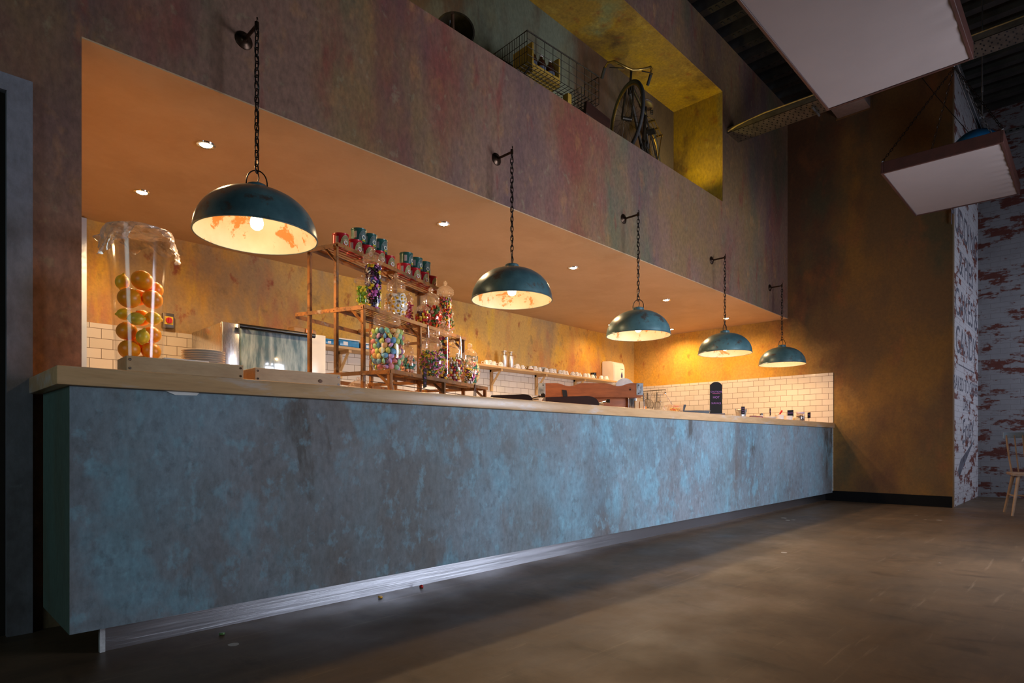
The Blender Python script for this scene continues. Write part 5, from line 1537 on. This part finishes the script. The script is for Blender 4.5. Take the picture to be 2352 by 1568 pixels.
def table_tag(x, y, w, h, z, rz, lab, words):
    t = thing('price_tag', lab, 'tag', (x, y, WT), rz, 'small black price tags on the counter end')
    m = MB(); m.prism([(-w / 2, z), (w / 2, z + 0.004), (w / 2, z + h + 0.006), (-w / 2, z + h)], 0, 0.003, 'y'); m.build('tag_card', M['blackboard'], t, 0)
    m = MB(); m.tube([(0, 0.005, 0.0), (0, 0.005, z + h * 0.6)], 0.003, 6); m.box((-0.02, -0.01, 0), (0.02, 0.02, 0.006)); m.build('tag_holder', M['black_plastic'], t, 0)
    text('chalk_lettering', words, h * 0.26, M['chalk_mauve'], t, (0, -0.0008, z + h * 0.6), (R(90), R(-3), 0), 0.0003)


ramekin(7.575, 'white ramekin with a red handled spoon in it', M['food'])
ramekin(7.86, 'white ramekin with a black lid between the tags', M['black_plastic'])
t = thing('red_spoon', 'red handled spoon leaning in the white ramekin', 'spoon', (7.575, 2.80, WT), VA)
m = MB(); m.tube([(-0.03, 0, 0.056), (0.0, 0, 0.075)], 0.004, 8); m.build('spoon_stem', M['chrome'], t)
m = MB(); m.tube([(0.0, 0, 0.075), (0.028, 0, 0.118)], 0.010, 10, r1=0.012); m.build('spoon_grip', M['red'], t)
table_tag(7.44, 2.86, 0.034, 0.085, 0.055, VA + R(50), 'narrow angled black price tag before the red spoon ramekin', 'Jam')
table_tag(8.02, 2.83, 0.078, 0.085, 0.055, VA, 'wide black price tag behind the bread roll', 'Scones')
table_tag(8.62, 2.80, 0.040, 0.075, 0.055, VA, 'smallest black price tag, nearest the end wall', 'Tea')
t = thing('bread_roll', 'pale crusty bread roll below the wide black price tag', 'bread', (8.06, 2.77, WT)); m = MB(); m.ell((0, 0, 0.024), (0.048, 0.042, 0.026), 20, 12); m.build('crust', M['bread'], t)
t = thing('storage_jar', 'small clip-top glass jar with pale lid near the counter end', 'jar', (8.29, 2.80, WT))
m = MB(); m.lathe([(0, 0.002), (0.048, 0.002), (0.052, 0.01), (0.054, 0.085), (0.046, 0.10), (0.046, 0.108)], 32); m.build('jar_body', M['lid_glass'], t, 50)
m = MB(); m.lathe([(0.050, 0.106), (0.052, 0.120), (0.045, 0.126), (0, 0.128)], 32); m.lathe([(0, 0.106), (0.05, 0.106)], 32); m.build('lid', plain('pale_lilac_lid', C(206, 190, 214), 0.3), t, 40)
m = MB(); m.lathe([(0, 0.004), (0.046, 0.008), (0.048, 0.07), (0, 0.085)], 20); m.build('contents', M['cloth_white'], t, 40)
m = MB(); m.tube([(0.052, -0.01, 0.115), (0.066, -0.012, 0.10), (0.060, -0.012, 0.04)], 0.0025, 6); m.build('clip', M['chrome'], t)
t = thing('salt_shaker', 'little metal topped shaker among the counter end bowls', 'shaker', (7.12, 2.84, WT)); m = MB(); m.lathe([(0, 0), (0.018, 0), (0.016, 0.05), (0, 0.05)], 20); m.build('shaker_body', M['lid_glass'], t, 40); m = MB(); m.lathe([(0.018, 0.048), (0.018, 0.066), (0.008, 0.074), (0, 0.074)], 20); m.build('shaker_top', M['tin_grey'], t, 40)
t = thing('white_dish', 'flat white dish beside the little shaker', 'dish', (7.22, 2.80, WT)); m = MB(); m.lathe([(0, 0.004), (0.06, 0.006), (0.095, 0.030), (0.098, 0.028), (0.064, 0.0), (0, 0)], 36); m.build('dish_body', M['china'], t, 40)
for x, lab in ((6.78, 'small dark red packet beside the bucket'), (6.96, 'small dark red packet before the little shaker')):
    m = MB(); m.bbox((-0.035, -0.02, 0), (0.035, 0.02, 0.030), 0.004); tag(m.build('red_packet', plain('dark_red_card', C(110, 24, 24), 0.5), None, 30, loc=(x, 2.80, WT), rot=(0, 0, VA)), lab, 'packet')

# glass lidded dish seen under the rack
t = thing('glass_dome', 'clear glass dome with a ring seen beneath the display rack', 'dome', (2.10, 3.42, WT))
m = MB(); m.lathe([(0.075, 0), (0.075, 0.06), (0.06, 0.10), (0.03, 0.12), (0, 0.124)], 28); m.build('dome_glass', M['lid_glass'], t, 50); m = MB(); m.ell((0, 0, 0.136), 0.013, 12, 8); m.build('dome_knob', M['lid_glass'], t)
# sheet lying behind the second crate
m = MB(); m.prism([(-0.16, 0.0), (0.16, 0.0), (0.10, 0.030), (-0.02, 0.034)], 0, 0.10, 'y'); tag(m.build('black_folder', M['black_plastic'], None, 0, loc=(1.45, 2.93, WT + 0.045), rot=(0, 0, R(-8))), 'black folder lying behind the knotty pine crate', 'folder')

# ------------------------------------------------------------------ overhead: fabric light boxes, cable tray, struts
def lightbox(x0, x1, y0, y1, z0, hgt, lab, rz=0.0, tilt=(0, 0)):
    cx, cy = (x0 + x1) / 2, (y0 + y1) / 2
    t = thing('hanging_light_box', lab, 'ceiling light', (cx, cy, z0), 0, 'hanging fabric light boxes', rot=(tilt[0], tilt[1], rz))
    a, b = (x1 - x0) / 2, (y1 - y0) / 2
    f = 0.018
    for p, q in (((-a, -b, 0), (a, -b + f, hgt)), ((-a, b - f, 0), (a, b, hgt)), ((-a, -b + f, 0), (-a + f, b - f, hgt)), ((a - f, -b + f, 0), (a, b - f, hgt))):
        m = MB(); m.bbox(p, q, 0.002, 1); m.build('frame_rail', M['frame_wood'], t, 30)
    # stretched fabric, puckered along one edge
    m = MB(); n, k = 40, 24
    g = []
    for i in range(n + 1):
        row = []
        for j in range(k + 1):
            u = -a + f + (2 * a - 2 * f) * i / n; v = -b + f + (2 * b - 2 * f) * j / k
            pk = max(0, 1 - (j / k) / 0.22)
            z = 0.006 + 0.010 * pk * pk * (0.5 + 0.5 * math.sin(i * 0.62) ** 3) + 0.004 * pk * math.sin(i * 1.7)
            row.append(m.bm.verts.new((u, v, z)))
        g.append(row)
    for i in range(n):
        for j in range(k): m.bm.faces.new((g[i][j], g[i + 1][j], g[i + 1][j + 1], g[i][j + 1]))
    m.build('fabric_panel', M['cloth_white'], t, 60)
    m = MB(); m.box((-a + f, -b + f, hgt - 0.012), (a - f, b - f, hgt)); m.build('back_panel', M['black_trim'], t, 0)
    for sx in (-1, 1):
        for sy in (-1, 1):
            m = MB(); m.ell((sx * (a - 0.01), sy * (b - 0.01), hgt + 0.004), 0.010, 10, 8); m.build('hook', M['strut'], t)
    return t


lightbox(3.10, 4.63, 0.552, 1.385, 3.15, 0.10, 'larger looking white fabric light box in a dark wood frame, nearest overhead')
lightbox(5.72, 7.03, 0.505, 1.300, 3.02, 0.095, 'smaller looking white fabric light box hanging by chains before the brick wall', tilt=(R(0.8), 0))


def link_chain(p, q, lab):
    p, q = Vector(p), Vector(q)
    m = MB(); d = q - p; n = int(d.length / 0.034); u = d.normalized(); s1 = u.orthogonal().normalized(); s2 = u.cross(s1)
    for i in range(n):
        c = p + d * ((i + 0.5) / n); s_ = s1 if i % 2 else s2
        m.tube([c + u * (0.023 * math.sin(a)) + s_ * (0.008 * math.cos(a)) for a in [2 * PI * k / 10 for k in range(10)]], 0.0024, 4, closed=True)
    return tag(m.build('suspension_chain', M['iron'], None), lab, 'chain', 'chains holding the light boxes')


AP = (6.47, 0.905, 4.075)
for (x, y), lab in (((5.73, 1.29), 'chain to the near corner of the smaller light box, over the umber wall'), ((5.73, 0.515), 'chain to the near brick-side corner of the smaller light box'), ((7.02, 1.29), 'chain to the far umber-side corner of the smaller light box'), ((7.02, 0.515), 'chain to the far brick-side corner of the smaller light box')):
    link_chain((x, y, 3.125), AP, lab)
for (x, y), lab in (((3.11, 1.375), 'chain above the larger light box, near wall-side corner'), ((3.11, 0.562), 'chain above the larger light box, near room-side corner'), ((4.62, 1.375), 'chain above the larger light box, far wall-side corner'), ((4.62, 0.562), 'chain above the larger light box, far room-side corner')):
    link_chain((x, y, 3.262), (3.87, 0.905, 4.075), lab)
m = MB(); m.tube([(6.47, 0.905, 4.075), (6.47, 0.925, 4.10), (6.47, 0.905, 4.115)], 0.006, 6); tag(m.build('eye_hook', M['chrome'], None), 'bright eye hook where the light box chains meet', 'hook')

# slotted strut along the room, then one across it
def strut(name, p0, p1, axis, lab):
    m = MB()
    if axis == 'x':
        y, z = p0[1], p0[2]
        m.box((p0[0], y - 0.021, z), (p1[0], y - 0.018, z + 0.041)); m.box((p0[0], y + 0.018, z), (p1[0], y + 0.021, z + 0.041)); m.box((p0[0], y - 0.021, z + 0.038), (p1[0], y + 0.021, z + 0.041)); m.box((p0[0], y - 0.021, z), (p1[0], y - 0.010, z + 0.003)); m.box((p0[0], y + 0.010, z), (p1[0], y + 0.021, z + 0.003))
        x = p0[0] + 0.05; hs = m; m.mi = 1
        while x < p1[0] - 0.05:
            hs.box((x, y - 0.0225, z + 0.014), (x + 0.028, y - 0.0208, z + 0.027)); x += 0.055
    else:
        x, z = p0[0], p0[2]
        m.box((x - 0.021, p0[1], z), (x - 0.018, p1[1], z + 0.041)); m.box((x + 0.018, p0[1], z), (x + 0.021, p1[1], z + 0.041)); m.box((x - 0.021, p0[1], z + 0.038), (x + 0.021, p1[1], z + 0.041)); m.box((x - 0.021, p0[1], z), (x - 0.010, p1[1], z + 0.003)); m.box((x + 0.010, p0[1], z), (x + 0.021, p1[1], z + 0.003))
        y = p0[1] + 0.05; hs = m; m.mi = 1
        while y < p1[1] - 0.05:
            hs.box((x - 0.0225, y, z + 0.014), (x - 0.0208, y + 0.028, z + 0.027)); y += 0.055
    t = tag(m.build(name, [M['strut'], M['black_plastic']], None, 0), lab, 'beam')
    return t


strut('support_strut', (2.6, 0.905, 4.118), (8.36, 0.905, 4.118), 'x', 'slotted steel strut running lengthwise above both light boxes')
strut('support_strut', (8.38, -1.2, 4.118), (8.38, 0.93, 4.118), 'y', 'slotted steel strut crossing the room before the far brick wall')
for x, y, lab in ((7.85, 0.865, 'threaded rod hanging from the roof deck beside the blue shade'), (3.4, 0.905, 'threaded rod above the larger light box')):
    m = MB(); m.tube([(x, y, 4.16), (x, y, ZC)], 0.006, 8); m.box((x - 0.02, y - 0.02, 4.155), (x + 0.02, y + 0.06, 4.165)); m.tube([(x, y, 4.42), (x, y, 4.47)], 0.010, 8); tag(m.build('hanger_rod', M['strut'], None), lab, 'rod', 'rods holding the struts')

ctr = thing('cable_tray', 'long perforated metal cable tray crossing from the wall above the light box', 'cable tray', (7.28, 0, 4.575))
m = MB()
m.box((-0.16, -1.2, 0), (0.16, YW, 0.004)); m.box((-0.16, -1.2, 0), (-0.156, YW, 0.06)); m.box((0.156, -1.2, 0), (0.16, YW, 0.06))
y = -0.3
m.mi = 1
while y < YW - 0.06:
    for k in range(6): m.box((-0.145 + 0.051 * k, y + (0.02 if k % 2 else 0), -0.0015), (-0.120 + 0.051 * k, y + 0.012 + (0.02 if k % 2 else 0), 0.0))
    y += 0.06
m.build('tray_channel', [M['tray_metal'], M['black_plastic']], ctr, 0)
m = MB(); m.tube([(-0.16, YW - 0.012, 0.02), (-0.155, YW - 0.12, 0.05), (-0.145, YW - 0.45, 0.085), (-0.145, 2.2, 0.075), (-0.145, 0.5, 0.07), (-0.145, -1.15, 0.07)], 0.011, 8); m.build('cable', plain('cream_cable', C(196, 164, 100), 0.5), ctr)
m = MB()
for dx in (-0.10, -0.02): m.tube([(dx, 2.30, -0.03), (dx + 0.16, 2.30, -0.03)], 0.012, 8)
m.build('tray_clamp', M['strut'], ctr)

t = thing('boxed_duct', 'pale boxed duct stub high on the umber end wall', 'duct', (XE - 0.40, 2.19, 5.27))
m = MB(); m.bbox((0, 0, 0), (0.40, 0.40, 0.30), 0.006); m.build('duct_body', plain('pale_pink_duct_paint', C(140, 122, 118), 0.6), t, 30)
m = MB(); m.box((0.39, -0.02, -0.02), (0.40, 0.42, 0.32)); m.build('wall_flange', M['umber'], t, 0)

bs = thing('blue_lamp_shade', 'bright blue enamel lamp shade hanging behind the smaller light box', 'lamp', (8.15, 0.95, 3.93), 0, rot=(R(-14), R(16), 0))
bs.scale = (0.85, 0.85, 0.85)
m = MB(); pr_ = [(0.27, 0.0), (0.275, 0.012), (0.262, 0.075), (0.22, 0.16), (0.14, 0.235), (0.06, 0.265), (0.05, 0.30), (0.0, 0.305)]
m.lathe(pr_, 40); m.lathe([(max(0, r - 0.006), z - 0.004) for r, z in pr_[1:]], 40); m.build('shade', M['blue_shade'], bs, 50)
m = MB(); m.tube([(0, 0, 0.30), (-0.15, 0.2, 1.0), (-0.40, 0.38, 1.62)], 0.004, 6); m.build('flex', M['black_plastic'], bs)

# ------------------------------------------------------------------ things on the niche ledge
NZ = 3.71
# bicycle: x forward is toward the room
BA = R(197)
bike = thing('old_bicycle', 'old dark bicycle with curved handlebars standing in the ochre wall niche', 'bicycle', (5.66, 3.56, NZ), BA)
WR = 0.345


def wheel(cx, name, turn, lean=0.0):
    Mx = Matrix.Translation((cx, 0, WR)) @ Matrix.Rotation(turn, 4, 'Z') @ Matrix.Rotation(lean, 4, 'X')
    m = MB()
    m.tube([Mx @ Vector(((WR - 0.016) * math.cos(a), 0, (WR - 0.016) * math.sin(a))) for a in [2 * PI * k / 64 for k in range(64)]], 0.018, 10, closed=True)
    w = m.build('tyre', M['rubber'], bike)
    m = MB()
    m.tube([Mx @ Vector(((WR - 0.040) * math.cos(a), 0, (WR - 0.040) * math.sin(a))) for a in [2 * PI * k / 64 for k in range(64)]], 0.010, 8, closed=True)
    m.build('rim', M['old_brass'], w)
    m = MB()
    for k in range(32):
        a = 2 * PI * k / 32; s_ = 0.03 if k % 2 else -0.03; b_ = a + (0.5 if (k // 2) % 2 else -0.5)
        m.tube([Mx @ Vector((0.02 * math.cos(b_), s_, 0.02 * math.sin(b_))), Mx @ Vector(((WR - 0.045) * math.cos(a), 0, (WR - 0.045) * math.sin(a)))], 0.0013, 4)
    m.build('spokes', M['niche_iron'], w)
    m = MB(); m.tube([Mx @ Vector((0, -0.05, 0)), Mx @ Vector((0, 0.05, 0))], 0.020, 12); m.build('hub', M['niche_iron'], w)
    return Mx


FXw, RXw = 0.52, -0.52
STEER = R(45)
Mf = wheel(FXw, 'front', STEER)
Mr = wheel(RXw, 'rear', 0)
m = MB()
head_b = Vector((0.405, 0, 0.66)); head_t = Vector((0.365, 0, 0.80)); bb = Vector((-0.08, 0, 0.29)); seat_t = Vector((-0.215, 0, 0.74))
m.tube([head_t, head_b], 0.022, 12); m.tube([head_b, bb], 0.018, 12); m.tube([head_t + Vector((0, 0, -0.03)), seat_t], 0.017, 12); m.tube([seat_t, bb], 0.018, 12)
for s_ in (-1, 1):
    m.tube([bb, (RXw, s_ * 0.055, WR)], 0.010, 8); m.tube([seat_t, (RXw, s_ * 0.055, WR)], 0.009, 8)
m.build('frame', M['niche_iron'], bike)
m = MB()
for s_ in (-1, 1):
    m.tube([head_b + Vector((0.01, s_ * 0.035, 0.06)), head_b + Vector((0.05, s_ * 0.045, -0.10)), Mf @ Vector((0, s_ * 0.055, 0))], 0.011, 8)
m.tube([head_t + Vector((-0.01, 0, 0.12)), head_b + Vector((0.01, 0, 0.0))], 0.013, 10)
m.build('fork', M['niche_iron'], bike)
m = MB()
Hs = Matrix.Translation(head_t + Vector((-0.012, 0, 0.11))) @ Matrix.Rotation(STEER * 0.9, 4, 'Z')
half = [(0.03, 0, 0), (0.04, 0.06, 0.005), (0.05, 0.13, 0.02), (0.03, 0.20, 0.060), (-0.03, 0.245, 0.075), (-0.10, 0.26, 0.05), (-0.15, 0.26, 0.0)]
pts = [Hs @ Vector((x, -y, z)) for x, y, z in half[::-1]] + [Hs @ Vector(p) for p in half[1:]]
m.tube(pts, 0.012, 10); hb = m.build('handlebar', M['old_brass'], bike)
for s_ in (-1, 1):
    m = MB(); m.tube([Hs @ Vector((-0.08, s_ * 0.258, 0.055)), Hs @ Vector((-0.16, s_ * 0.26, -0.01))], 0.017, 10); m.build('grip', M['rubber'], hb)
    m = MB(); m.tube([Hs @ Vector((0.035, s_ * 0.10, 0.0)), Hs @ Vector((0.06, s_ * 0.16, -0.02)), Hs @ Vector((0.0, s_ * 0.24, 0.01))], 0.005, 6); m.build('brake_lever', M['niche_iron'], hb)
m = MB()
for k in range(20):
    pass
fen = [(a) for a in [R(20 + 150 * i / 20) for i in range(21)]]
m.tube([Vector((RXw + (WR + 0.012) * math.cos(a), 0, WR + (WR + 0.012) * math.sin(a))) for a in [R(10 + 170 * i / 20) for i in range(21)]], 0.016, 6); m.build('mudguard', M['niche_iron'], bike)
m = MB()
m.ell((-0.235, 0, 0.86), (0.13, 0.08, 0.028), 18, 10); m.ell((-0.13, 0, 0.862), (0.10, 0.030, 0.022), 14, 8); sd = m.build('saddle', M['leather'], bike)
m = MB(); m.tube([seat_t, (-0.228, 0, 0.84)], 0.012, 8); m.build('seat_post', M['niche_iron'], bike)
for s_ in (-1, 1):
    m = MB(); m.tube([(-0.31 + 0.016 * math.cos(a), s_ * 0.045 + 0.016 * math.sin(a), 0.78 + 0.055 * a / (6 * PI)) for a in [6 * PI * i / 40 for i in range(41)]], 0.004, 6); m.build('saddle_spring', M['niche_iron'], sd)
m = MB()
for yy in (-0.06, -0.02, 0.02, 0.06): m.tube([(-0.34, yy, 0.735), (-0.74, yy, 0.725)], 0.007, 6)
for xx in (-0.36, -0.55, -0.73): m.box((xx - 0.012, -0.07, 0.722), (xx + 0.012, 0.07, 0.738))
for s_ in (-1, 1): m.tube([(-0.70, s_ * 0.065, 0.725), (RXw, s_ * 0.06, WR)], 0.006, 6); m.tube([(-0.36, s_ * 0.06, 0.735), (-0.225, s_ * 0.02, 0.72)], 0.006, 6)
m.build('luggage_rack', M['old_brass'], bike)
m = MB(); Mx = Matrix.Translation((bb.x, 0.05, bb.z)) @ Matrix.Rotation(R(90), 4, 'X')
m.lathe([(0.09, -0.003), (0.095, 0), (0.09, 0.003), (0.075, 0.003), (0.075, -0.003)], 36, Mx, closed=True)
for k in range(5):
    a = 2 * PI * k / 5; m.tube([(bb.x, 0.05, bb.z), (bb.x + 0.08 * math.cos(a), 0.05, bb.z + 0.08 * math.sin(a))], 0.006, 6)
m.build('chainring', M['niche_iron'], bike)
for s_, a in ((1, 0.9), (-1, 0.9 + PI)):
    m = MB(); e_ = Vector((bb.x + 0.16 * math.cos(a), s_ * 0.075, bb.z + 0.16 * math.sin(a)))
    m.tube([(bb.x, s_ * 0.07, bb.z), e_], 0.009, 8); m.bbox((e_.x - 0.045, min(e_.y, e_.y + s_ * 0.09), e_.z - 0.012), (e_.x + 0.045, max(e_.y, e_.y + s_ * 0.09), e_.z + 0.012), 0.003, 1); m.build('pedal', M['niche_iron'], bike)

# wire basket on folding legs
BX, BY, BZ = 3.62, 3.345, 3.905
BL, BD, BH = 0.92, 0.42, 0.255
bka = thing('wire_basket', 'large old wire basket on crossed legs on the niche ledge', 'basket', (BX, BY, NZ), R(-3))
zb0 = BZ - NZ


def grid_wall(name, o, u, v, nu, nv, r=0.0026):
    o, u, v = Vector(o), Vector(u), Vector(v)
    m = MB()
    for i in range(nu + 1): m.tube([o + u * (i / nu), o + u * (i / nu) + v], r, 5)
    for j in range(nv + 1): m.tube([o + v * (j / nv), o + v * (j / nv) + u], r, 5)
    return m.build(name, M['niche_iron'], bka)


grid_wall('basket_front', (0, 0, zb0), (BL, 0, 0), (0, 0, BH), 9, 4)
grid_wall('basket_back', (0, BD, zb0), (BL, 0, 0), (0, 0, BH), 9, 4)
grid_wall('basket_end', (0, 0, zb0), (0, BD, 0), (0, 0, BH), 14, 3)
grid_wall('basket_end', (BL, 0, zb0), (0, BD, 0), (0, 0, BH), 10, 4)
grid_wall('basket_floor', (0, 0, zb0), (BL, 0, 0), (0, BD, 0), 22, 10)
m = MB(); m.tube([(0, 0, zb0 + BH), (BL, 0, zb0 + BH), (BL, BD, zb0 + BH), (0, BD, zb0 + BH)], 0.006, 6, closed=True); m.build('basket_rim', M['niche_iron'], bka)
for xx in (0.06, BL - 0.06):
    for a_, b_ in ((0.03, BD - 0.03), (BD - 0.03, 0.03)):
        m = MB(); m.tube([(xx, a_, zb0), (xx, b_, 0.008)], 0.007, 6); m.build('leg', M['niche_iron'], bka)
m = MB(); m.box((0.42, BD - 0.008, zb0 + 0.10), (0.74, BD - 0.003, zb0 + 0.175)); m.build('enamel_plate', M['enamel_grey'], bka, 0)
cr = thing('bottle_crate', 'yellowed slatted crate of brown bottles inside the wire basket', 'crate', (BX + 0.13, BY + 0.06, NZ + zb0 + 0.006), R(-3))
for i in range(4):
    m = MB(); m.box((0, 0.0 + 0.062 * i, 0), (0.34, 0.048 + 0.062 * i, 0.012)); m.build('slat', M['crate_yellow'], cr, 0)
for xx in (0, 0.325):
    m = MB(); m.box((xx, 0, 0.012), (xx + 0.015, 0.235, 0.25)); m.build('end_board', M['crate_yellow'], cr, 0)
for yy in (0, 0.225):
    m = MB(); m.box((0.015, yy, 0.02), (0.325, yy + 0.010, 0.075)); m.build('side_slat', M['crate_yellow'], cr, 0)
b0 = None
ca, sa = math.cos(R(-3)), math.sin(R(-3))
for i in range(6):
    lx, ly = 0.06 + 0.11 * (i % 3), 0.065 + 0.105 * (i // 3)
    loc = (BX + 0.13 + lx * ca - ly * sa, BY + 0.06 + lx * sa + ly * ca, NZ + zb0 + 0.0185)
    lab = f'brown glass bottle in the yellow crate, {("front" if i < 3 else "rear")} row, {("nearest the light box end", "middle", "nearest the bicycle")[i % 3]}'
    if b0 is None:
        b0 = thing('brown_bottle', lab, 'bottle', loc, 0, 'brown bottles in the crate')
        m = MB(); m.lathe([(0, 0), (0.040, 0), (0.043, 0.006), (0.043, 0.140), (0.034, 0.170), (0.015, 0.190), (0.013, 0.215), (0, 0.215)], 20); m.build('bottle_glass', M['bottle_brown'], b0, 40)
        m = MB(); m.lathe([(0.0430, 0.035), (0.0434, 0.036), (0.0434, 0.110), (0.0430, 0.111)], 20); m.build('bottle_label', M['enamel_grey'], b0, 40)
        m = MB(); m.lathe([(0.015, 0.205), (0.0155, 0.222), (0, 0.224)], 14); m.build('stopper', M['china'], b0, 40)
    else: dup(b0, loc, (0, 0, i), lab)
t = thing('wire_coil', 'tangled loop of thin iron wire lying by the basket legs', 'wire', (BX + 0.55, BY + 0.10, NZ + 0.005))
m = MB()
for k in range(5):
    m.tube([((0.13 + 0.02 * k) * math.cos(a) + 0.05 * k, 0.09 * math.sin(a), 0.010 + 0.045 * k * (0.5 + 0.5 * math.sin(a + k)) * 0.6) for a in [2 * PI * i / 28 for i in range(28)]], 0.003, 5, closed=True)
m.build('wire_loops', M['niche_iron'], t)
t = thing('old_plank', 'short dark plank leaning under the far end of the wire basket', 'plank', (BX + 0.70, BY - 0.062, NZ), R(-3), rot=(0, R(8), R(-3)))
m = MB(); m.bbox((0, 0, 0.03), (0.34, 0.035, 0.15), 0.003, 1); m.build('board', M['dark_wood'], t, 30)
t = thing('yellow_block', 'yellowed wooden block under the wire basket', 'block', (BX + 0.53, BY + 0.0, NZ))
m = MB(); m.bbox((0, 0, 0), (0.05, 0.06, 0.165), 0.004); m.build('block_body', M['crate_yellow'], t, 30)

# open drum with a handle and a tag, lying on its side near the ledge edge
dr_ = thing('metal_drum', 'open dark metal drum lying on its side with a pale tag on its handle', 'drum', (2.98, 3.50, NZ + 0.155), R(205), rot=(0, R(90), R(232)))
m = MB(); m.lathe([(0.0, -0.16), (0.135, -0.16), (0.14, -0.155), (0.14, 0.06), (0.147, 0.065), (0.147, 0.075), (0.134, 0.075), (0.134, -0.15), (0, -0.15)], 48); m.build('drum_body', M['niche_iron'], dr_, 40)
m = MB(); m.lathe([(0.0, -0.148), (0.125, -0.148), (0.125, -0.146), (0, -0.146)], 32); m.build('brass_lining', M['crate_yellow'], dr_, 40)
m = MB(); m.bbox((-0.03, -0.035, -0.14), (0.055, 0.02, 0.02), 0.01); m.build('inner_bracket', M['pine'], dr_, 30)
m = MB(); m.tube([(0.10, 0.0, 0.05), (0.07, -0.02, 0.16), (0.055, -0.03, 0.34)], 0.012, 8); m.build('drum_handle', M['leather'], dr_)
m = MB(); m.bbox((0.020, -0.045, 0.10), (0.050, -0.04, 0.22), 0.002, 1); m.build('pale_tag', M['enamel_grey'], dr_, 30)
# dark pole at the left of the niche
t = thing('dark_pole', 'dark iron pole standing at the near end of the niche', 'pole', (2.33, 3.42, NZ))
m = MB(); m.tube([(0, 0, 0), (0, 0, 1.2)], 0.028, 14); m.build('pole_shaft', M['niche_iron'], t); m = MB(); m.lathe([(0, 0), (0.09, 0), (0.09, 0.012), (0.03, 0.02), (0.03, 0.04), (0, 0.04)], 24); m.build('pole_base', M['niche_iron'], t, 40)

# ------------------------------------------------------------------ spindle chair at the edge of the picture
ch = thing('spindle_chair', 'pale wooden spindle-back chair with blue grey top rail by the brick wall', 'chair', (8.78, 0.52, 0), R(104))
# local: x to the sitter's side, y forward
sz = 0.455
m = MB()
t_ = bmesh.new(); bmesh.ops.create_cube(t_, size=1)
for v in t_.verts:
    fx = 0.21 if v.co.y < 0 else 0.225
    v.co = Vector((v.co.x * 2 * fx, v.co.y * 0.42, sz + v.co.z * 0.030))
bmesh.ops.bevel(t_, geom=t_.edges[:], offset=0.012, segments=3, affect='EDGES'); m.add(t_); m.build('seat', M['chair_wood'], ch, 40)
legs = {}
for sx in (-1, 1):
    for sy in (-1, 1):
        a = Vector((sx * 0.15, sy * 0.14, sz - 0.012)); b = Vector((sx * 0.215, sy * (0.235 if sy < 0 else 0.20), 0.0))
        m = MB(); m.tube([a, a.lerp(b, 0.45), b], 0.019, 12, r1=0.013); m.build('leg', M['chair_wood'], ch)
        legs[(sx, sy)] = (a, b)
for sx in (-1, 1):
    p = legs[(sx, -1)][0].lerp(legs[(sx, -1)][1], 0.52); q = legs[(sx, 1)][0].lerp(legs[(sx, 1)][1], 0.52)
    m = MB(); m.tube([p, q], 0.009, 8); m.build('stretcher', M['chair_wood'], ch)
p = legs[(-1, 1)][0].lerp(legs[(-1, 1)][1], 0.52).lerp(legs[(-1, -1)][0].lerp(legs[(-1, -1)][1], 0.52), 0.5)
m = MB(); m.tube([p, Vector((-p.x, p.y, p.z))], 0.009, 8); m.build('stretcher', M['chair_wood'], ch)
for i in range(6):
    u = -0.17 + 0.34 * i / 5
    m = MB(); m.tube([(u * 0.92, -0.185, sz + 0.012), (u * 1.02, -0.235, sz + 0.20), (u * 1.10, -0.30, sz + 0.43)], 0.010 if i in (0, 5) else 0.007, 8); m.build('spindle', M['chair_wood'], ch)
m = MB()
for i in range(9):
    pass
top_pts = [(-0.215 + 0.43 * i / 10, -0.300 - 0.03 * (1 - ((i - 5) / 5) ** 2)) for i in range(11)]
m.prism([(x, y - 0.010) for x, y in top_pts] + [(x, y + 0.012) for x, y in top_pts[::-1]], sz + 0.40, sz + 0.465, 'z'); m.build('top_rail', M['chair_blue'], ch, 30)

# ------------------------------------------------------------------ crumbs of sweets on the floor by the kickplate
for i, (x, y, kd, col, lab) in enumerate(((1.763, 2.66, 'wine_gum', ('amber', GUM['amber']), 'orange sweet dropped on the floor by the kickplate'), (2.05, 2.69, 'jelly_drop', ('red', C(190, 40, 40)), 'red sweet dropped on the floor by the kickplate'), (0.964, 2.62, 'wine_gum', ('green', GUM['green']), 'green sweet dropped on the floor nearest the counter end'))):
    put_sweet(kd, col[0], col[1], (x, y, 0.0065), (0.1, 0.1, i), lab, 'sweets dropped on the floor')
# prototypes never placed are removed
for key, (o, used) in PROTO.items():
    if not used: bpy.data.objects.remove(o)
